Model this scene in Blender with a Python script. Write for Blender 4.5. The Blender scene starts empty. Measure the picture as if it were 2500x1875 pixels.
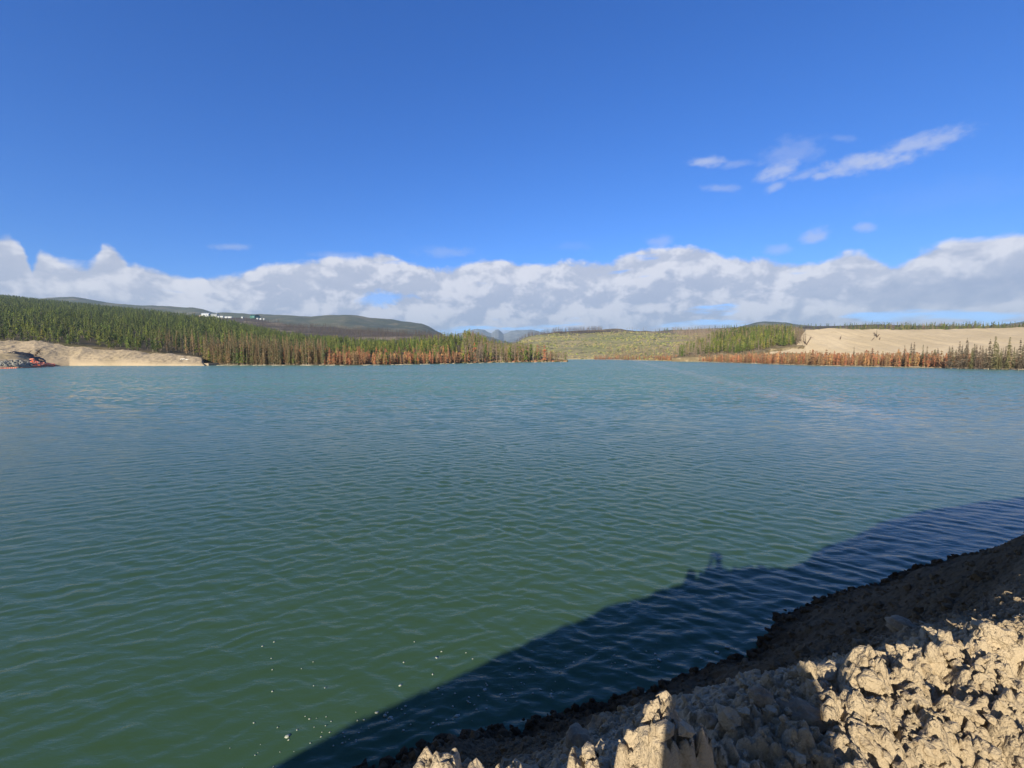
import bpy, math, random
import numpy as np
from mathutils import Vector, Matrix
sc = bpy.context.scene
col = sc.collection
R = math.radians
rng = np.random.default_rng(11)
random.seed(11)

# ------------------------------------------------------------------ camera, sky, sun, exposure
F = 1049.0                      # focal length in photo pixels (2500 wide)
PITCH = math.atan((937.5 - 866.0) / F)
CAMZ = 5.0
cam = bpy.data.cameras.new("camera"); cam_o = bpy.data.objects.new("camera", cam); col.objects.link(cam_o)
cam.sensor_width = 36; cam.lens = 36 * F / 2500.0
cam.clip_start = 0.05; cam.clip_end = 60000
cam_o.location = (0, 0, CAMZ); cam_o.rotation_euler = (R(90) - PITCH, 0, 0)
sc.camera = cam_o
sc.view_settings.view_transform = 'Standard'; sc.view_settings.look = 'None'
sc.view_settings.gamma = 1; sc.view_settings.exposure = 0.67
SUN_AZ, SUN_EL = R(25.7), R(23.1)        # shadows fall towards +AZ (right of the view), sun behind
sun = bpy.data.lights.new("sun", 'SUN'); sun_o = bpy.data.objects.new("sun", sun); col.objects.link(sun_o)
sun.energy = 5.0; sun.angle = R(0.53); sun.color = (1.0, 0.88, 0.68)
LDIR = Vector((math.sin(SUN_AZ) * math.cos(SUN_EL), math.cos(SUN_AZ) * math.cos(SUN_EL), -math.sin(SUN_EL)))
sun_o.rotation_euler = LDIR.to_track_quat('-Z', 'Y').to_euler()
sc.cycles.volume_bounces = 0
sc.cycles.max_bounces = 6

CP, SP = math.cos(PITCH), math.sin(PITCH)
def ray(u, v):
    x = (u - 1250.0) / F; y = (v - 937.5) / F
    return x, CP - y * SP, y * CP + SP          # right, forward, down
def pt(u, v, Y):
    x, fw, dn = ray(u, v); k = Y / fw
    return np.array([x * k, Y, CAMZ - dn * k])
def gpt(u, v, z=0.0):
    x, fw, dn = ray(u, v); k = (CAMZ - z) / dn
    return np.array([x * k, fw * k, z])
def azel(u, v):
    x, fw, dn = ray(u, v)
    return math.atan2(x, fw), math.atan2(-dn, math.hypot(x, fw))

# ---- world
world = bpy.data.worlds.new("World"); sc.world = world; world.use_nodes = True
NT = world.node_tree; NT.nodes.clear()
class NB:
    """little node builder"""
    def __init__(s, nt): s.nt = nt
    def n(s, t, **k):
        o = s.nt.nodes.new(t)
        for a, b in k.items(): setattr(o, a, b)
        return o
    def put(s, sock, v):
        if isinstance(v, bpy.types.NodeSocket): s.nt.links.new(v, sock)
        elif v is not None: sock.default_value = v
    def m(s, op, a, b=None, c=None, clamp=False):
        o = s.n('ShaderNodeMath', operation=op, use_clamp=clamp)
        s.put(o.inputs[0], a); s.put(o.inputs[1], b); s.put(o.inputs[2], c)
        return o.outputs[0]
    def ss(s, v, lo, hi, a=0.0, b=1.0):
        o = s.n('ShaderNodeMapRange', interpolation_type='SMOOTHSTEP')
        s.put(o.inputs['Value'], v); s.put(o.inputs['From Min'], lo); s.put(o.inputs['From Max'], hi)
        s.put(o.inputs['To Min'], a); s.put(o.inputs['To Max'], b)
        return o.outputs[0]
    def noise(s, vec, scale, detail=3, rough=0.5, dist=0.0, dim='3D'):
        o = s.n('ShaderNodeTexNoise', noise_dimensions=dim)
        if vec is not None: s.put(o.inputs['Vector'], vec)
        o.inputs['Scale'].default_value = scale; o.inputs['Detail'].default_value = detail
        o.inputs['Roughness'].default_value = rough; o.inputs['Distortion'].default_value = dist
        return o.outputs[0]
    def mix(s, fac, a, b, blend='MIX'):
        o = s.n('ShaderNodeMix', data_type='RGBA', blend_type=blend)
        s.put(o.inputs[0], fac); s.put(o.inputs[6], a if not isinstance(a, tuple) else (*a, 1)[:4])
        s.put(o.inputs[7], b if not isinstance(b, tuple) else (*b, 1)[:4])
        return o.outputs[2]
    def comb(s, x, y, z=0.0):
        o = s.n('ShaderNodeCombineXYZ'); s.put(o.inputs[0], x); s.put(o.inputs[1], y); s.put(o.inputs[2], z)
        return o.outputs[0]
    def mapv(s, vec, loc=(0, 0, 0), rot=(0, 0, 0), scale=(1, 1, 1), typ='POINT'):
        o = s.n('ShaderNodeMapping', vector_type=typ); s.put(o.inputs[0], vec)
        o.inputs[1].default_value = loc; o.inputs[2].default_value = rot; o.inputs[3].default_value = scale
        return o.outputs[0]
w = NB(NT)
sky = w.n('ShaderNodeTexSky'); sky.sky_type = 'NISHITA'; sky.sun_disc = False
sky.sun_elevation = SUN_EL; sky.sun_rotation = SUN_AZ + math.pi
sky.altitude = 900; sky.air_density = 1.0; sky.dust_density = 0.4; sky.ozone_density = 3.0
tc = w.n('ShaderNodeTexCoord'); sep = w.n('ShaderNodeSeparateXYZ'); NT.links.new(tc.outputs['Generated'], sep.inputs[0])
az = w.m('ARCTAN2', sep.outputs[0], sep.outputs[1]); el = w.m('ARCSINE', sep.outputs[2])
ae = w.comb(az, el)
s3 = w.n('ShaderNodeSeparateColor'); NT.links.new(sky.outputs[0], s3.inputs[0])
c3 = w.n('ShaderNodeCombineColor')
for k_, (mu, ex) in enumerate([(.37, 1.27), (.85, 1.0), (1.9, .86)]):
    NT.links.new(w.m('MULTIPLY', w.m('POWER', s3.outputs[k_], ex), mu), c3.inputs[k_])
front = w.ss(w.m('ADD', w.m('MULTIPLY', sep.outputs[0], math.sin(SUN_AZ)), w.m('MULTIPLY', sep.outputs[1], math.cos(SUN_AZ))), -.25, .25)
SKYC = w.mix(front, w.mix(1.0, sky.outputs[0], (.30, .29, .27), 'MULTIPLY'), c3.outputs[0])
# cloud bank: its upper edge as elevation over azimuth
TOP = [(0,580),(28,578),(55,612),(72,648),(95,612),(150,640),(205,652),(240,612),(275,598),(312,640),(345,640),(400,650),(430,660),(500,672),(560,664),(700,648),(850,632),(950,618),(1010,640),(1120,640),(1200,634),(1370,636),(1430,640),(1500,628),(1600,606),(1700,598),(1790,625),(1880,632),(1990,640),(2080,618),(2180,640),(2260,600),(2340,580),(2420,572),(2500,560)]
pts = [azel(u, v) for u, v in TOP]
A0, A1, E1 = -1.3, 1.3, 0.5
fc = w.n('ShaderNodeFloatCurve')
cv = fc.mapping.curves[0]
cp = [(0.0, 0.20 / E1)] + [((a - A0) / (A1 - A0), e / E1) for a, e in pts] + [(1.0, 0.2 / E1)]
cv.points[0].location = cp[0]; cv.points[1].location = cp[-1]
for c_ in cp[1:-1]: cv.points.new(*c_)
fc.mapping.update()
NT.links.new(w.m('DIVIDE', w.m('SUBTRACT', az, A0), A1 - A0), fc.inputs['Value'])
topel = w.m('MULTIPLY', fc.outputs[0], E1)
p1 = w.mapv(ae, scale=(1.0, 1.45, 1))
wob = w.n('ShaderNodeTexNoise'); wob.inputs['Scale'].default_value = 9; wob.inputs['Detail'].default_value = 3
NT.links.new(p1, wob.inputs['Vector'])
wv = w.n('ShaderNodeVectorMath', operation='MULTIPLY_ADD'); NT.links.new(wob.outputs['Color'], wv.inputs[0]); wv.inputs[1].default_value = (.05, .05, 0); NT.links.new(p1, wv.inputs[2])
pw = wv.outputs[0]
def billow(vec):
    v_ = w.n('ShaderNodeTexVoronoi', feature='SMOOTH_F1', normalize=True, voronoi_dimensions='2D'); NT.links.new(vec, v_.inputs['Vector'])
    v_.inputs['Scale'].default_value = 9; v_.inputs['Detail'].default_value = 3; v_.inputs['Roughness'].default_value = .55; v_.inputs['Smoothness'].default_value = .18; v_.inputs['Lacunarity'].default_value = 2.3
    return w.m('ADD', w.m('MULTIPLY', w.m('SUBTRACT', 1.0, v_.outputs['Distance']), .75), w.m('MULTIPLY', w.noise(vec, 6, 7, .52), .65))
nA = w.m('SUBTRACT', billow(pw), .38)
upv = w.n('ShaderNodeVectorMath', operation='ADD'); NT.links.new(pw, upv.inputs[0]); upv.inputs[1].default_value = (-.014, .026, 0)
nA2 = w.m('SUBTRACT', billow(upv.outputs[0]), .38)
edge = w.m('ADD', w.m('SUBTRACT', topel, el), w.m('MULTIPLY', w.m('SUBTRACT', nA, .5), .07))
m_top = w.ss(edge, -.005, .010)
# gaps and strata low down
ps = w.mapv(ae, scale=(1.0, 6.5, 1))
nS = w.noise(ps, 5.5, 5, .5)
low = w.ss(el, .03, .11)                              # 0 near the horizon
gap = w.ss(w.m('ADD', w.m('MULTIPLY', low, .24), nS), .47, .60)
m_band = w.m('MULTIPLY', m_top, w.m('ADD', w.m('MULTIPLY', gap, .82), .18))
# blue hole left of the middle
def ell(u, v, ru, rv, rot=0.0):
    a, e = azel(u, v); c_, s_ = math.cos(rot), math.sin(rot)
    a1, e1 = azel(u + ru * c_, v - ru * s_); a0, e0 = azel(u - ru * c_, v + ru * s_); b1, f1 = azel(u, v - rv); b0, f0 = azel(u, v + rv)
    q = w.mapv(ae, loc=(a, e, 0), rot=(0, 0, math.atan2(e1 - e0, a1 - a0)), scale=(math.hypot(a1 - a0, e1 - e0) / 2, (f1 - f0) / 2, 1), typ='TEXTURE')
    L = w.n('ShaderNodeVectorMath', operation='LENGTH'); NT.links.new(q, L.inputs[0])
    return L.outputs['Value']
nB = w.noise(pw, 20, 6, .6)
hole = w.ss(w.m('ADD', ell(930, 728, 55, 16), w.m('MULTIPLY', w.m('SUBTRACT', nB, .5), 4.0)), .4, 1.5)
m_band = w.m('MULTIPLY', m_band, w.m('ADD', w.m('MULTIPLY', hole, .75), .25))
# small separate clouds in the blue
wisps = [(1728,394,42,15,0,.75),(1800,400,40,12,.1,.3),(1930,375,75,42,.2,.30),(1905,415,58,26,.35,.72),(1965,425,50,14,.3,.45),(1895,455,30,13,.4,.55),(2000,430,22,13,0,.62),
         (2120,396,130,27,.18,.85),(2240,352,120,26,.28,.72),(2300,338,60,16,.1,.6),(1760,460,46,11,0,.38),(1990,577,38,22,.2,.62),(2112,556,26,15,0,.50),(565,602,46,10,0,.42),(1610,590,34,20,0,.4),
         (1090,615,70,16,0,.28),(1900,610,40,16,0,.4),(1400,600,50,14,0,.1),(2060,338,30,10,0,.2),(2300,480,220,50,.15,.05),(820,622,60,10,0,.3)]
pf = w.mapv(ae, rot=(0, 0, R(-14)), scale=(1.0, 1.6, 1))
nF = w.noise(pf, 34, 8, .62)
tot = None
for u, v, ru, rv, ro, st in wisps:
    e_ = w.m('ADD', ell(u, v, ru * .95, rv * .80, ro), w.m('MULTIPLY', w.m('SUBTRACT', nF, .5), 2.4))
    g = w.m('MULTIPLY', w.ss(e_, 1.45, .15), st)
    tot = g if tot is None else w.m('MAXIMUM', tot, g)
m_all = w.m('MAXIMUM', m_band, tot)
# cloud brightness: sunward edges lighter than undersides
lit = w.ss(w.m('SUBTRACT', nA, nA2), -.075, .10)
body = w.ss(w.m('SUBTRACT', topel, el), .0, .14, 1.0, .25)
lit2 = w.m('MULTIPLY_ADD', lit, .62, w.m('MULTIPLY', w.m('MULTIPLY', body, w.ss(nB, .3, .7, .7, 1.0)), .40), clamp=True)
lit2 = w.m('MULTIPLY', lit2, w.m('MINIMUM', w.ss(w.m('ADD', ell(2330, 712, 330, 36, .05), w.m('MULTIPLY', w.m('SUBTRACT', nB, .5), 2.0)), .5, 1.4, .25, 1.0), w.ss(el, .02, .10, .62, 1.0)))
cc = w.mix(lit2, (3.3, 3.8, 5.1), (7.2, 7.2, 7.7))
SKY_S = 0.075
cc = w.mix(w.ss(m_band, .0, .05), (4.6, 5.2, 7.2), cc)
csky = w.mix(w.m('MULTIPLY', m_all, .94), SKYC, cc)
bg = w.n('ShaderNodeBackground'); NT.links.new(csky, bg.inputs[0]); bg.inputs[1].default_value = SKY_S
wo = w.n('ShaderNodeOutputWorld'); NT.links.new(bg.outputs[0], wo.inputs[0])
world.cycles.sampling_method = 'MANUAL'; world.cycles.sample_map_resolution = 1024

# ------------------------------------------------------------------ helpers
def mesh_np(name, V, Fc, mat, tint=None, smooth=False):
    V = np.asarray(V, np.float32); Fc = np.asarray(Fc, np.int32)
    me = bpy.data.meshes.new(name); n = Fc.shape[1]
    me.vertices.add(len(V)); me.vertices.foreach_set('co', V.ravel())
    me.loops.add(Fc.size); me.loops.foreach_set('vertex_index', Fc.ravel())
    me.polygons.add(len(Fc)); me.polygons.foreach_set('loop_start', np.arange(0, Fc.size, n, dtype=np.int32))
    me.polygons.foreach_set('loop_total', np.full(len(Fc), n, np.int32))
    me.polygons.foreach_set('use_smooth', np.full(len(Fc), smooth))
    if tint is not None:
        a = me.color_attributes.new('tint', 'FLOAT_COLOR', 'POINT')
        T = np.ones((len(V), 4), np.float32); T[:, :3] = tint
        a.data.foreach_set('color', T.ravel())
    me.update(calc_edges=True); me.validate()
    if mat is not None: me.materials.append(mat)
    return me
def link(name, me, parent=None, loc=None):
    o = bpy.data.objects.new(name, me); col.objects.link(o)
    if parent is not None: o.parent = parent
    if loc is not None: o.location = loc
    return o
def tag(o, label=None, cat=None, group=None, kind=None):
    for k, v in (('label', label), ('category', cat), ('group', group), ('kind', kind)):
        if v: o[k] = v
    return o
def empty(name, loc, rz=0.0, s=1.0):
    o = bpy.data.objects.new(name, None); col.objects.link(o)
    o.location = loc; o.rotation_euler = (0, 0, rz); o.scale = (s, s, s); o.empty_display_size = .3
    return o
def grid_faces(nu, nv):
    i = np.arange(nu - 1)[:, None] * nv + np.arange(nv - 1)[None, :]
    return np.stack([i, i + nv, i + nv + 1, i + 1], -1).reshape(-1, 4)
def _h(ix, iy, s):
    h = (ix.astype(np.int64) * 374761393 + iy.astype(np.int64) * 668265263 + s * 974711) & 0xffffffff
    h = ((h ^ (h >> 13)) * 1274126177) & 0xffffffff
    h = ((h ^ (h >> 16)) * 2246822519) & 0xffffffff
    return (h ^ (h >> 15)) & 0xffffffff
def rnd(ix, iy, s): return _h(ix, iy, s) / 4294967295.0
def perlin(x, y, s=0):
    x, y = np.broadcast_arrays(np.asarray(x, float), np.asarray(y, float))
    xi = np.floor(x).astype(np.int64); yi = np.floor(y).astype(np.int64); fx = x - xi; fy = y - yi
    def g(ix, iy, dx, dy):
        a = rnd(ix, iy, s) * 2 * np.pi
        return np.cos(a) * dx + np.sin(a) * dy
    u = fx**3 * (fx * (fx * 6 - 15) + 10); v = fy**3 * (fy * (fy * 6 - 15) + 10)
    n0 = g(xi, yi, fx, fy) * (1 - u) + g(xi + 1, yi, fx - 1, fy) * u
    n1 = g(xi, yi + 1, fx, fy - 1) * (1 - u) + g(xi + 1, yi + 1, fx - 1, fy - 1) * u
    return (n0 * (1 - v) + n1 * v) * 1.5
def fbm(x, y, o=4, s=0, g=.5):
    r = 0; a = 1
    for i in range(o):
        r = r + a * perlin(x * 2**i, y * 2**i, s + i * 17); a *= g
    return r
def clods(x, y, s=0):
    """rounded lumps packed together: tallest sphere cap over the point"""
    xi = np.floor(x).astype(np.int64); yi = np.floor(y).astype(np.int64)
    best = np.zeros(np.broadcast(x, y).shape)
    for dx in (-1, 0, 1):
        for dy in (-1, 0, 1):
            cx = xi + dx; cy = yi + dy
            px = cx + rnd(cx, cy, s); py = cy + rnd(cx, cy, s + 1)
            rr = .35 + .55 * rnd(cx, cy, s + 2)**2
            q = 1 - ((x - px)**2 + (y - py)**2) / rr**2
            best = np.maximum(best, np.sqrt(np.clip(q, 0, 1)) * rr)
    return best

def mat_new(name):
    m = bpy.data.materials.new(name); m.use_nodes = True
    b = NB(m.node_tree); bs = m.node_tree.nodes['Principled BSDF']
    return m, b, bs
def mat_ground(name, c1, c2, c3=None, scales=(.05, .6), rough=.95, bump=0.0, bscale=3.0, stretch=(1, 1, 1)):
    m, b, bs = mat_new(name)
    tc = b.n('ShaderNodeTexCoord').outputs['Object']; v = b.mapv(tc, scale=stretch)
    n1 = b.noise(v, scales[0], 5, .6); n2 = b.noise(v, scales[1], 5, .65)
    c = b.mix(b.ss(n1, .35, .65), c1, c2)
    if c3: c = b.mix(b.ss(n2, .45, .7), c, c3)
    b.put(bs.inputs['Base Color'], c); bs.inputs['Roughness'].default_value = rough
    bs.inputs['Specular IOR Level'].default_value = .15
    if bump:
        bp = b.n('ShaderNodeBump'); bp.inputs['Strength'].default_value = 1; bp.inputs['Distance'].default_value = bump
        b.put(bp.inputs['Height'], b.noise(v, bscale, 6, .65)); b.put(bs.inputs['Normal'], bp.outputs[0])
    return m
def mat_plain(name, c, rough=.6, metal=0.0, var=.12, scale=2.0):
    m, b, bs = mat_new(name)
    n = b.noise(b.n('ShaderNodeTexCoord').outputs['Object'], scale, 4, .6)
    b.put(bs.inputs['Base Color'], b.mix(n, tuple(x * (1 - var) for x in c), tuple(min(1, x * (1 + var)) for x in c)))
    bs.inputs['Roughness'].default_value = rough; bs.inputs['Metallic'].default_value = metal
    return m
def mat_tint(name, rough=.85, trans=0.0):
    m, b, bs = mat_new(name)
    a = b.n('ShaderNodeAttribute', attribute_name='tint')
    n = b.noise(b.n('ShaderNodeTexCoord').outputs['Object'], 1.6, 2, .6)
    b.put(bs.inputs['Base Color'], b.mix(1.0, a.outputs['Color'], b.mix(n, (.6, .6, .6), (1.4, 1.4, 1.4)), 'MULTIPLY'))
    bs.inputs['Roughness'].default_value = rough; bs.inputs['Specular IOR Level'].default_value = .2
    return m
M_tree = mat_tint('needles_and_bark')

# ------------------------------------------------------------------ near bank: geometry in (s along crest, t towards water)
C0 = np.array([0.52, 1.06]); ES = np.array([.883, .469]); ET = np.array([-.469, .883])
def to_st(x, y):
    dx = x - C0[0]; dy = y - C0[1]
    return dx * ES[0] + dy * ES[1], dx * ET[0] + dy * ET[1]
def to_xy(s, t): return C0[0] + s * ES[0] + t * ET[0], C0[1] + s * ES[1] + t * ET[1]
SH = [(850,1885),(930,1852),(1000,1828),(1130,1792),(1240,1776),(1370,1738),(1500,1706),(1570,1692),(1700,1642),(1830,1592),(1880,1540),(1925,1492),(1990,1467),(2100,1440),(2250,1382),(2400,1350),(2500,1325)]
_s = [to_st(*gpt(u, v)[:2]) for u, v in SH]
_s = sorted(_s)
sh_s = np.array([-40, -12] + [a for a, b in _s] + [30, 90.]); sh_t = np.array([3.0, 3.8] + [b for a, b in _s] + [1.5, .6])
cr_s = np.array([-40, -8, -3, -1.2, -.8, -.3, .1, .6, 1.1, 1.7, 2.6, 3.6, 5, 8, 13, 30, 90.])
cr_z = np.array([4.3, 4.25, 4.2, 4.12, 4.12, 4.06, 4.05, 3.99, 3.94, 3.84, 3.68, 3.7, 3.95, 4.3, 4.45, 4.45, 4.45])
def bank_base(s, t):
    ts = np.interp(s, sh_s, sh_t); zc = np.interp(s, cr_s, cr_z)
    tc_ = -0.011 * np.clip(s, -14, 14)**2
    w_ = (t - tc_) / (ts - tc_)
    front = zc * (1 - w_ * (1 + .10 * np.sin(np.pi * np.clip(w_, 0, 1))))
    # rounded crest, then the sunny side of the berm down to the track
    d = (tc_ - t)
    back = np.maximum(zc - .08 * d - .55 * np.clip(d, 0, 1.4)**1.6 * .8, 3.38)
    z = np.where(w_ > 0, front, back)
    k = np.clip(1 - np.abs(t - tc_) / .45, 0, 1)
    z = z - .12 * k * k
    return np.maximum(z, -2.5), w_
MOUNDS = []
def bank_h(s, t):
    z, w_ = bank_base(s, t)
    d = np.hypot(s - .8, t)
    top = np.exp(-(np.clip(t + .25, -9, 9) / np.where(t > -.25, .40, .8))**2) * np.exp(-((s - .9) / 4.0)**2)
    zm = 0
    for ms, mt, ma, mr in MOUNDS:
        q = np.hypot((s - ms), (t - mt) * 1.1) / mr * (1 + .22 * perlin(s * 11, t * 11, 91) + .12 * perlin(s * 25, t * 25, 92))
        zm = np.maximum(zm, ma * np.clip(1.45 * (1 - q**1.7), 0, 1))
    z = z + zm
    for fr, dp in ((4.2, .030), (10.5, .024), (23, .018)):
        z = z - dp * (.35 + top) * np.exp(-np.abs(fbm(s * fr + 3, t * fr, 2, 120 + int(fr))) / .06)
    z = z + .09 * fbm(s * .8, t * .8, 3, 5) + .05 * np.clip(t - .3, 0, 1) * fbm(s * 2.2, t * 2.2, 4, 15) + .04 * np.clip(t - .3, 0, 1) * clods(s * 2.1, t * 2.1, 16) + (.015 + .055 * top) * fbm(s * 3.1, t * 3.1, 3, 9)
    wx = s + .012 * fbm(s * 10, t * 10, 2, 3); wy = t + .012 * fbm(s * 10, t * 10, 2, 4)
    z = z + (.018 + .068 * top) * clods(wx * 4.4, wy * 4.4, 21) * (1 + .5 * fbm(s * 9, t * 9, 3, 77)) + (.020 + .032 * top) * clods(wx * 9.5, wy * 9.5, 31)
    z = z + (.018 + .032 * top) * clods(wx * 17, wy * 17, 41) + (.014 + .022 * top) * clods(wx * 36, wy * 36, 51) + (.006 + .008 * top) * clods(wx * 72, wy * 72, 57)
    z = z + .010 * fbm(s * 30, t * 30, 3, 61)
    return z - .05
_m = []
for u, v, zt, mr in ((1600,1775,4.225,.105),(1665,1780,4.225,.07),(1540,1820,4.19,.08),(1625,1835,4.18,.10),(1085,1835,4.235,.05),(1035,1858,4.205,.06),(1190,1866,4.175,.065),(1230,1876,4.16,.05),(1400,1852,4.14,.035),(1425,1868,4.12,.05),(1130,1868,4.18,.07),(2090,1600,3.98,.09),(2290,1580,3.92,.12),(2210,1595,3.90,.09),(2440,1560,3.84,.16)):
    x_, f_, d_ = ray(u, v); k_ = (CAMZ - zt) / d_; ms, mt = to_st(x_ * k_, f_ * k_); mt -= mr * .3
    _m.append((ms, mt, max(zt + .01 - float(bank_h(np.array([ms]), np.array([mt]))[0]), .03), mr))
MOUNDS += _m
def lod(a, b, fine0, fine1, h, growth):
    xs = list(np.arange(fine0, fine1, h)); st = h; x = fine1
    while x < b: xs.append(x); st *= growth; x += st
    xs.append(b); st = h; x = fine0 - h; ys = []
    while x > a: ys.append(x); st *= growth; x -= st
    ys.append(a)
    return np.array(ys[::-1] + xs)
S = lod(-60, 90, -1.3, 3.2, .0062, 1.005); T = lod(-30, 8, -.6, .6, .0062, 1.005)
SS, TT = np.meshgrid(S, T, indexing='ij')
ZZ = bank_h(SS, TT)
X_, Y_ = to_xy(SS, TT)
m_soil, b, bs = mat_new('dry_silt_soil')
g = b.n('ShaderNodeNewGeometry').outputs['Position']
n1 = b.noise(g, 1.3, 5, .6); n2 = b.noise(g, 22, 6, .7); n3 = b.noise(g, 140, 3, .6)
c = b.mix(b.ss(n1, .35, .65), (.53, .435, .305), (.60, .50, .365))
c = b.mix(b.ss(n2, .5, .72), c, (.34, .26, .17))
c = b.mix(b.ss(n3, .62, .75), c, (.55, .49, .38))
zz = b.n('ShaderNodeSeparateXYZ'); b.put(zz.inputs[0], g)
wet = b.ss(b.m('ADD', zz.outputs[2], b.m('MULTIPLY', n1, .5)), .75, .28)
c = b.mix(wet, c, b.mix(1.0, c, (.38, .35, .33), 'MULTIPLY'))
# shade painted into the soil colour, deepening down the bank face
face_shade = b.ss(b.m('ADD', zz.outputs[2], b.m('MULTIPLY', n1, .5)), 4.0, 3.3)
c = b.mix(face_shade, c, b.mix(1.0, c, (.29, .265, .235), 'MULTIPLY'))
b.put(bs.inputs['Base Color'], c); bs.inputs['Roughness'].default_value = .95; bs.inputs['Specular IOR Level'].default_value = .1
bp = b.n('ShaderNodeBump'); bp.inputs['Distance'].default_value = .012
vr = b.n('ShaderNodeTexVoronoi'); b.put(vr.inputs['Vector'], g); vr.inputs['Scale'].default_value = 85; vr.inputs['Detail'].default_value = 2
b.put(bp.inputs['Height'], b.m('ADD', b.noise(g, 70, 6, .75), b.m('MULTIPLY', vr.outputs['Distance'], -.55))); b.put(bs.inputs['Normal'], bp.outputs[0])
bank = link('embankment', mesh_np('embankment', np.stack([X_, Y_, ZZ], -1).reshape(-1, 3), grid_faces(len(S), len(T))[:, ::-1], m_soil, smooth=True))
tag(bank, kind='structure')

def blob(nsub, seed, amp=.25, fr=1.3, flat=1.0):
    import bmesh
    bm = bmesh.new(); bmesh.ops.create_icosphere(bm, subdivisions=nsub, radius=1)
    V = np.array([v.co[:] for v in bm.verts]); Fc = np.array([[v.index for v in f.verts] for f in bm.faces]); bm.free()
    o = seed * 7.3
    n = perlin(V[:, 0] * fr + o, V[:, 1] * fr + V[:, 2] * .9 * fr, seed) + .5 * perlin(V[:, 1] * 2.3 * fr + o, V[:, 2] * 2.3 * fr, seed + 1) + .3 * perlin(V[:, 0] * 5 * fr, V[:, 2] * 5 * fr + o, seed + 2)
    V = V * (1 + amp * n)[:, None]; V[:, 2] *= flat
    return V, Fc
def rotz(a):
    c_, s_ = np.cos(a), np.sin(a); return np.array([[c_, -s_, 0], [s_, c_, 0], [0, 0, 1]])
def rotx(a):
    c_, s_ = np.cos(a), np.sin(a); return np.array([[1, 0, 0], [0, c_, -s_], [0, s_, c_]])
def merge(parts):
    Vs, Fs, Ts, off = [], [], [], 0
    for V, Fc, t in parts:
        Vs.append(V); Fs.append(Fc + off); Ts.append(np.broadcast_to(t, (len(V), 3))); off += len(V)
    return np.concatenate(Vs), np.concatenate(Fs), np.concatenate(Ts)

# loose crumbs and clods lying on the bank (nobody could count them)
protos = [blob(1, i, .55, 1.6, .8) for i in range(10)]
protos_hi = [blob(2, 40 + i, .5, 1.7, .8) for i in range(8)]
parts = []
def scatter(n, s0, s1, t0, t1, r0, r1, pr, pw_=2.2):
    s = rng.uniform(s0, s1, n); t = rng.uniform(t0, t1, n); z = bank_h(s, t); x, y = to_xy(s, t)
    r = r0 + (r1 - r0) * rng.random(n)**pw_
    for i in range(n):
        if z[i] < -.15: continue
        V, Fc = pr[rng.integers(len(pr))]
        A = rotz(rng.uniform(0, 6.3)) @ rotx(rng.uniform(-.6, .6)); k = rng.uniform(.75, 1.3, 3)
        parts.append(((V * k * r[i]) @ A.T + (x[i], y[i], z[i] + .15 * r[i]), Fc, (1, 1, 1)))
scatter(9000, -1.6, 4.0, -.7, .7, .003, .018, protos)
scatter(110, -1.4, 3.6, -.6, .6, .018, .036, protos_hi)
scatter(700, -1.4, 3.6, -.6, .7, .010, .030, protos_hi, 1.6)
scatter(5200, -4, 9, .4, 4.6, .006, .035, protos, 4)
scatter(500, -4, 9, .4, 4.4, .02, .07, protos_hi, 3)
n_ = 1500; ss_ = rng.uniform(-3, 16, n_); tt_ = np.interp(ss_, sh_s, sh_t) + rng.normal(-.05, .16, n_); zz_ = bank_h(ss_, tt_); xx_, yy_ = to_xy(ss_, tt_)
for i in range(n_):
    if zz_[i] < -.2: continue
    V, Fc = protos[rng.integers(10)]; q_ = .015 + .07 * rng.random()**3; parts.append((V * q_ * rng.uniform(.7, 1.3, 3) @ rotz(rng.uniform(0, 6)).T + (xx_[i], yy_[i], zz_[i] + .2 * q_), Fc, (1, 1, 1)))
scatter(900, 5, 24, -.5, 4.0, .02, .07, protos, 3)
V, Fc, Tn = merge(parts)
tag(link('soil_clods', mesh_np('soil_clods', V, Fc, m_soil, smooth=False)), 'tan crumbs of dry silt strewn over the near bank', 'soil clods', None, 'stuff')

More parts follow.
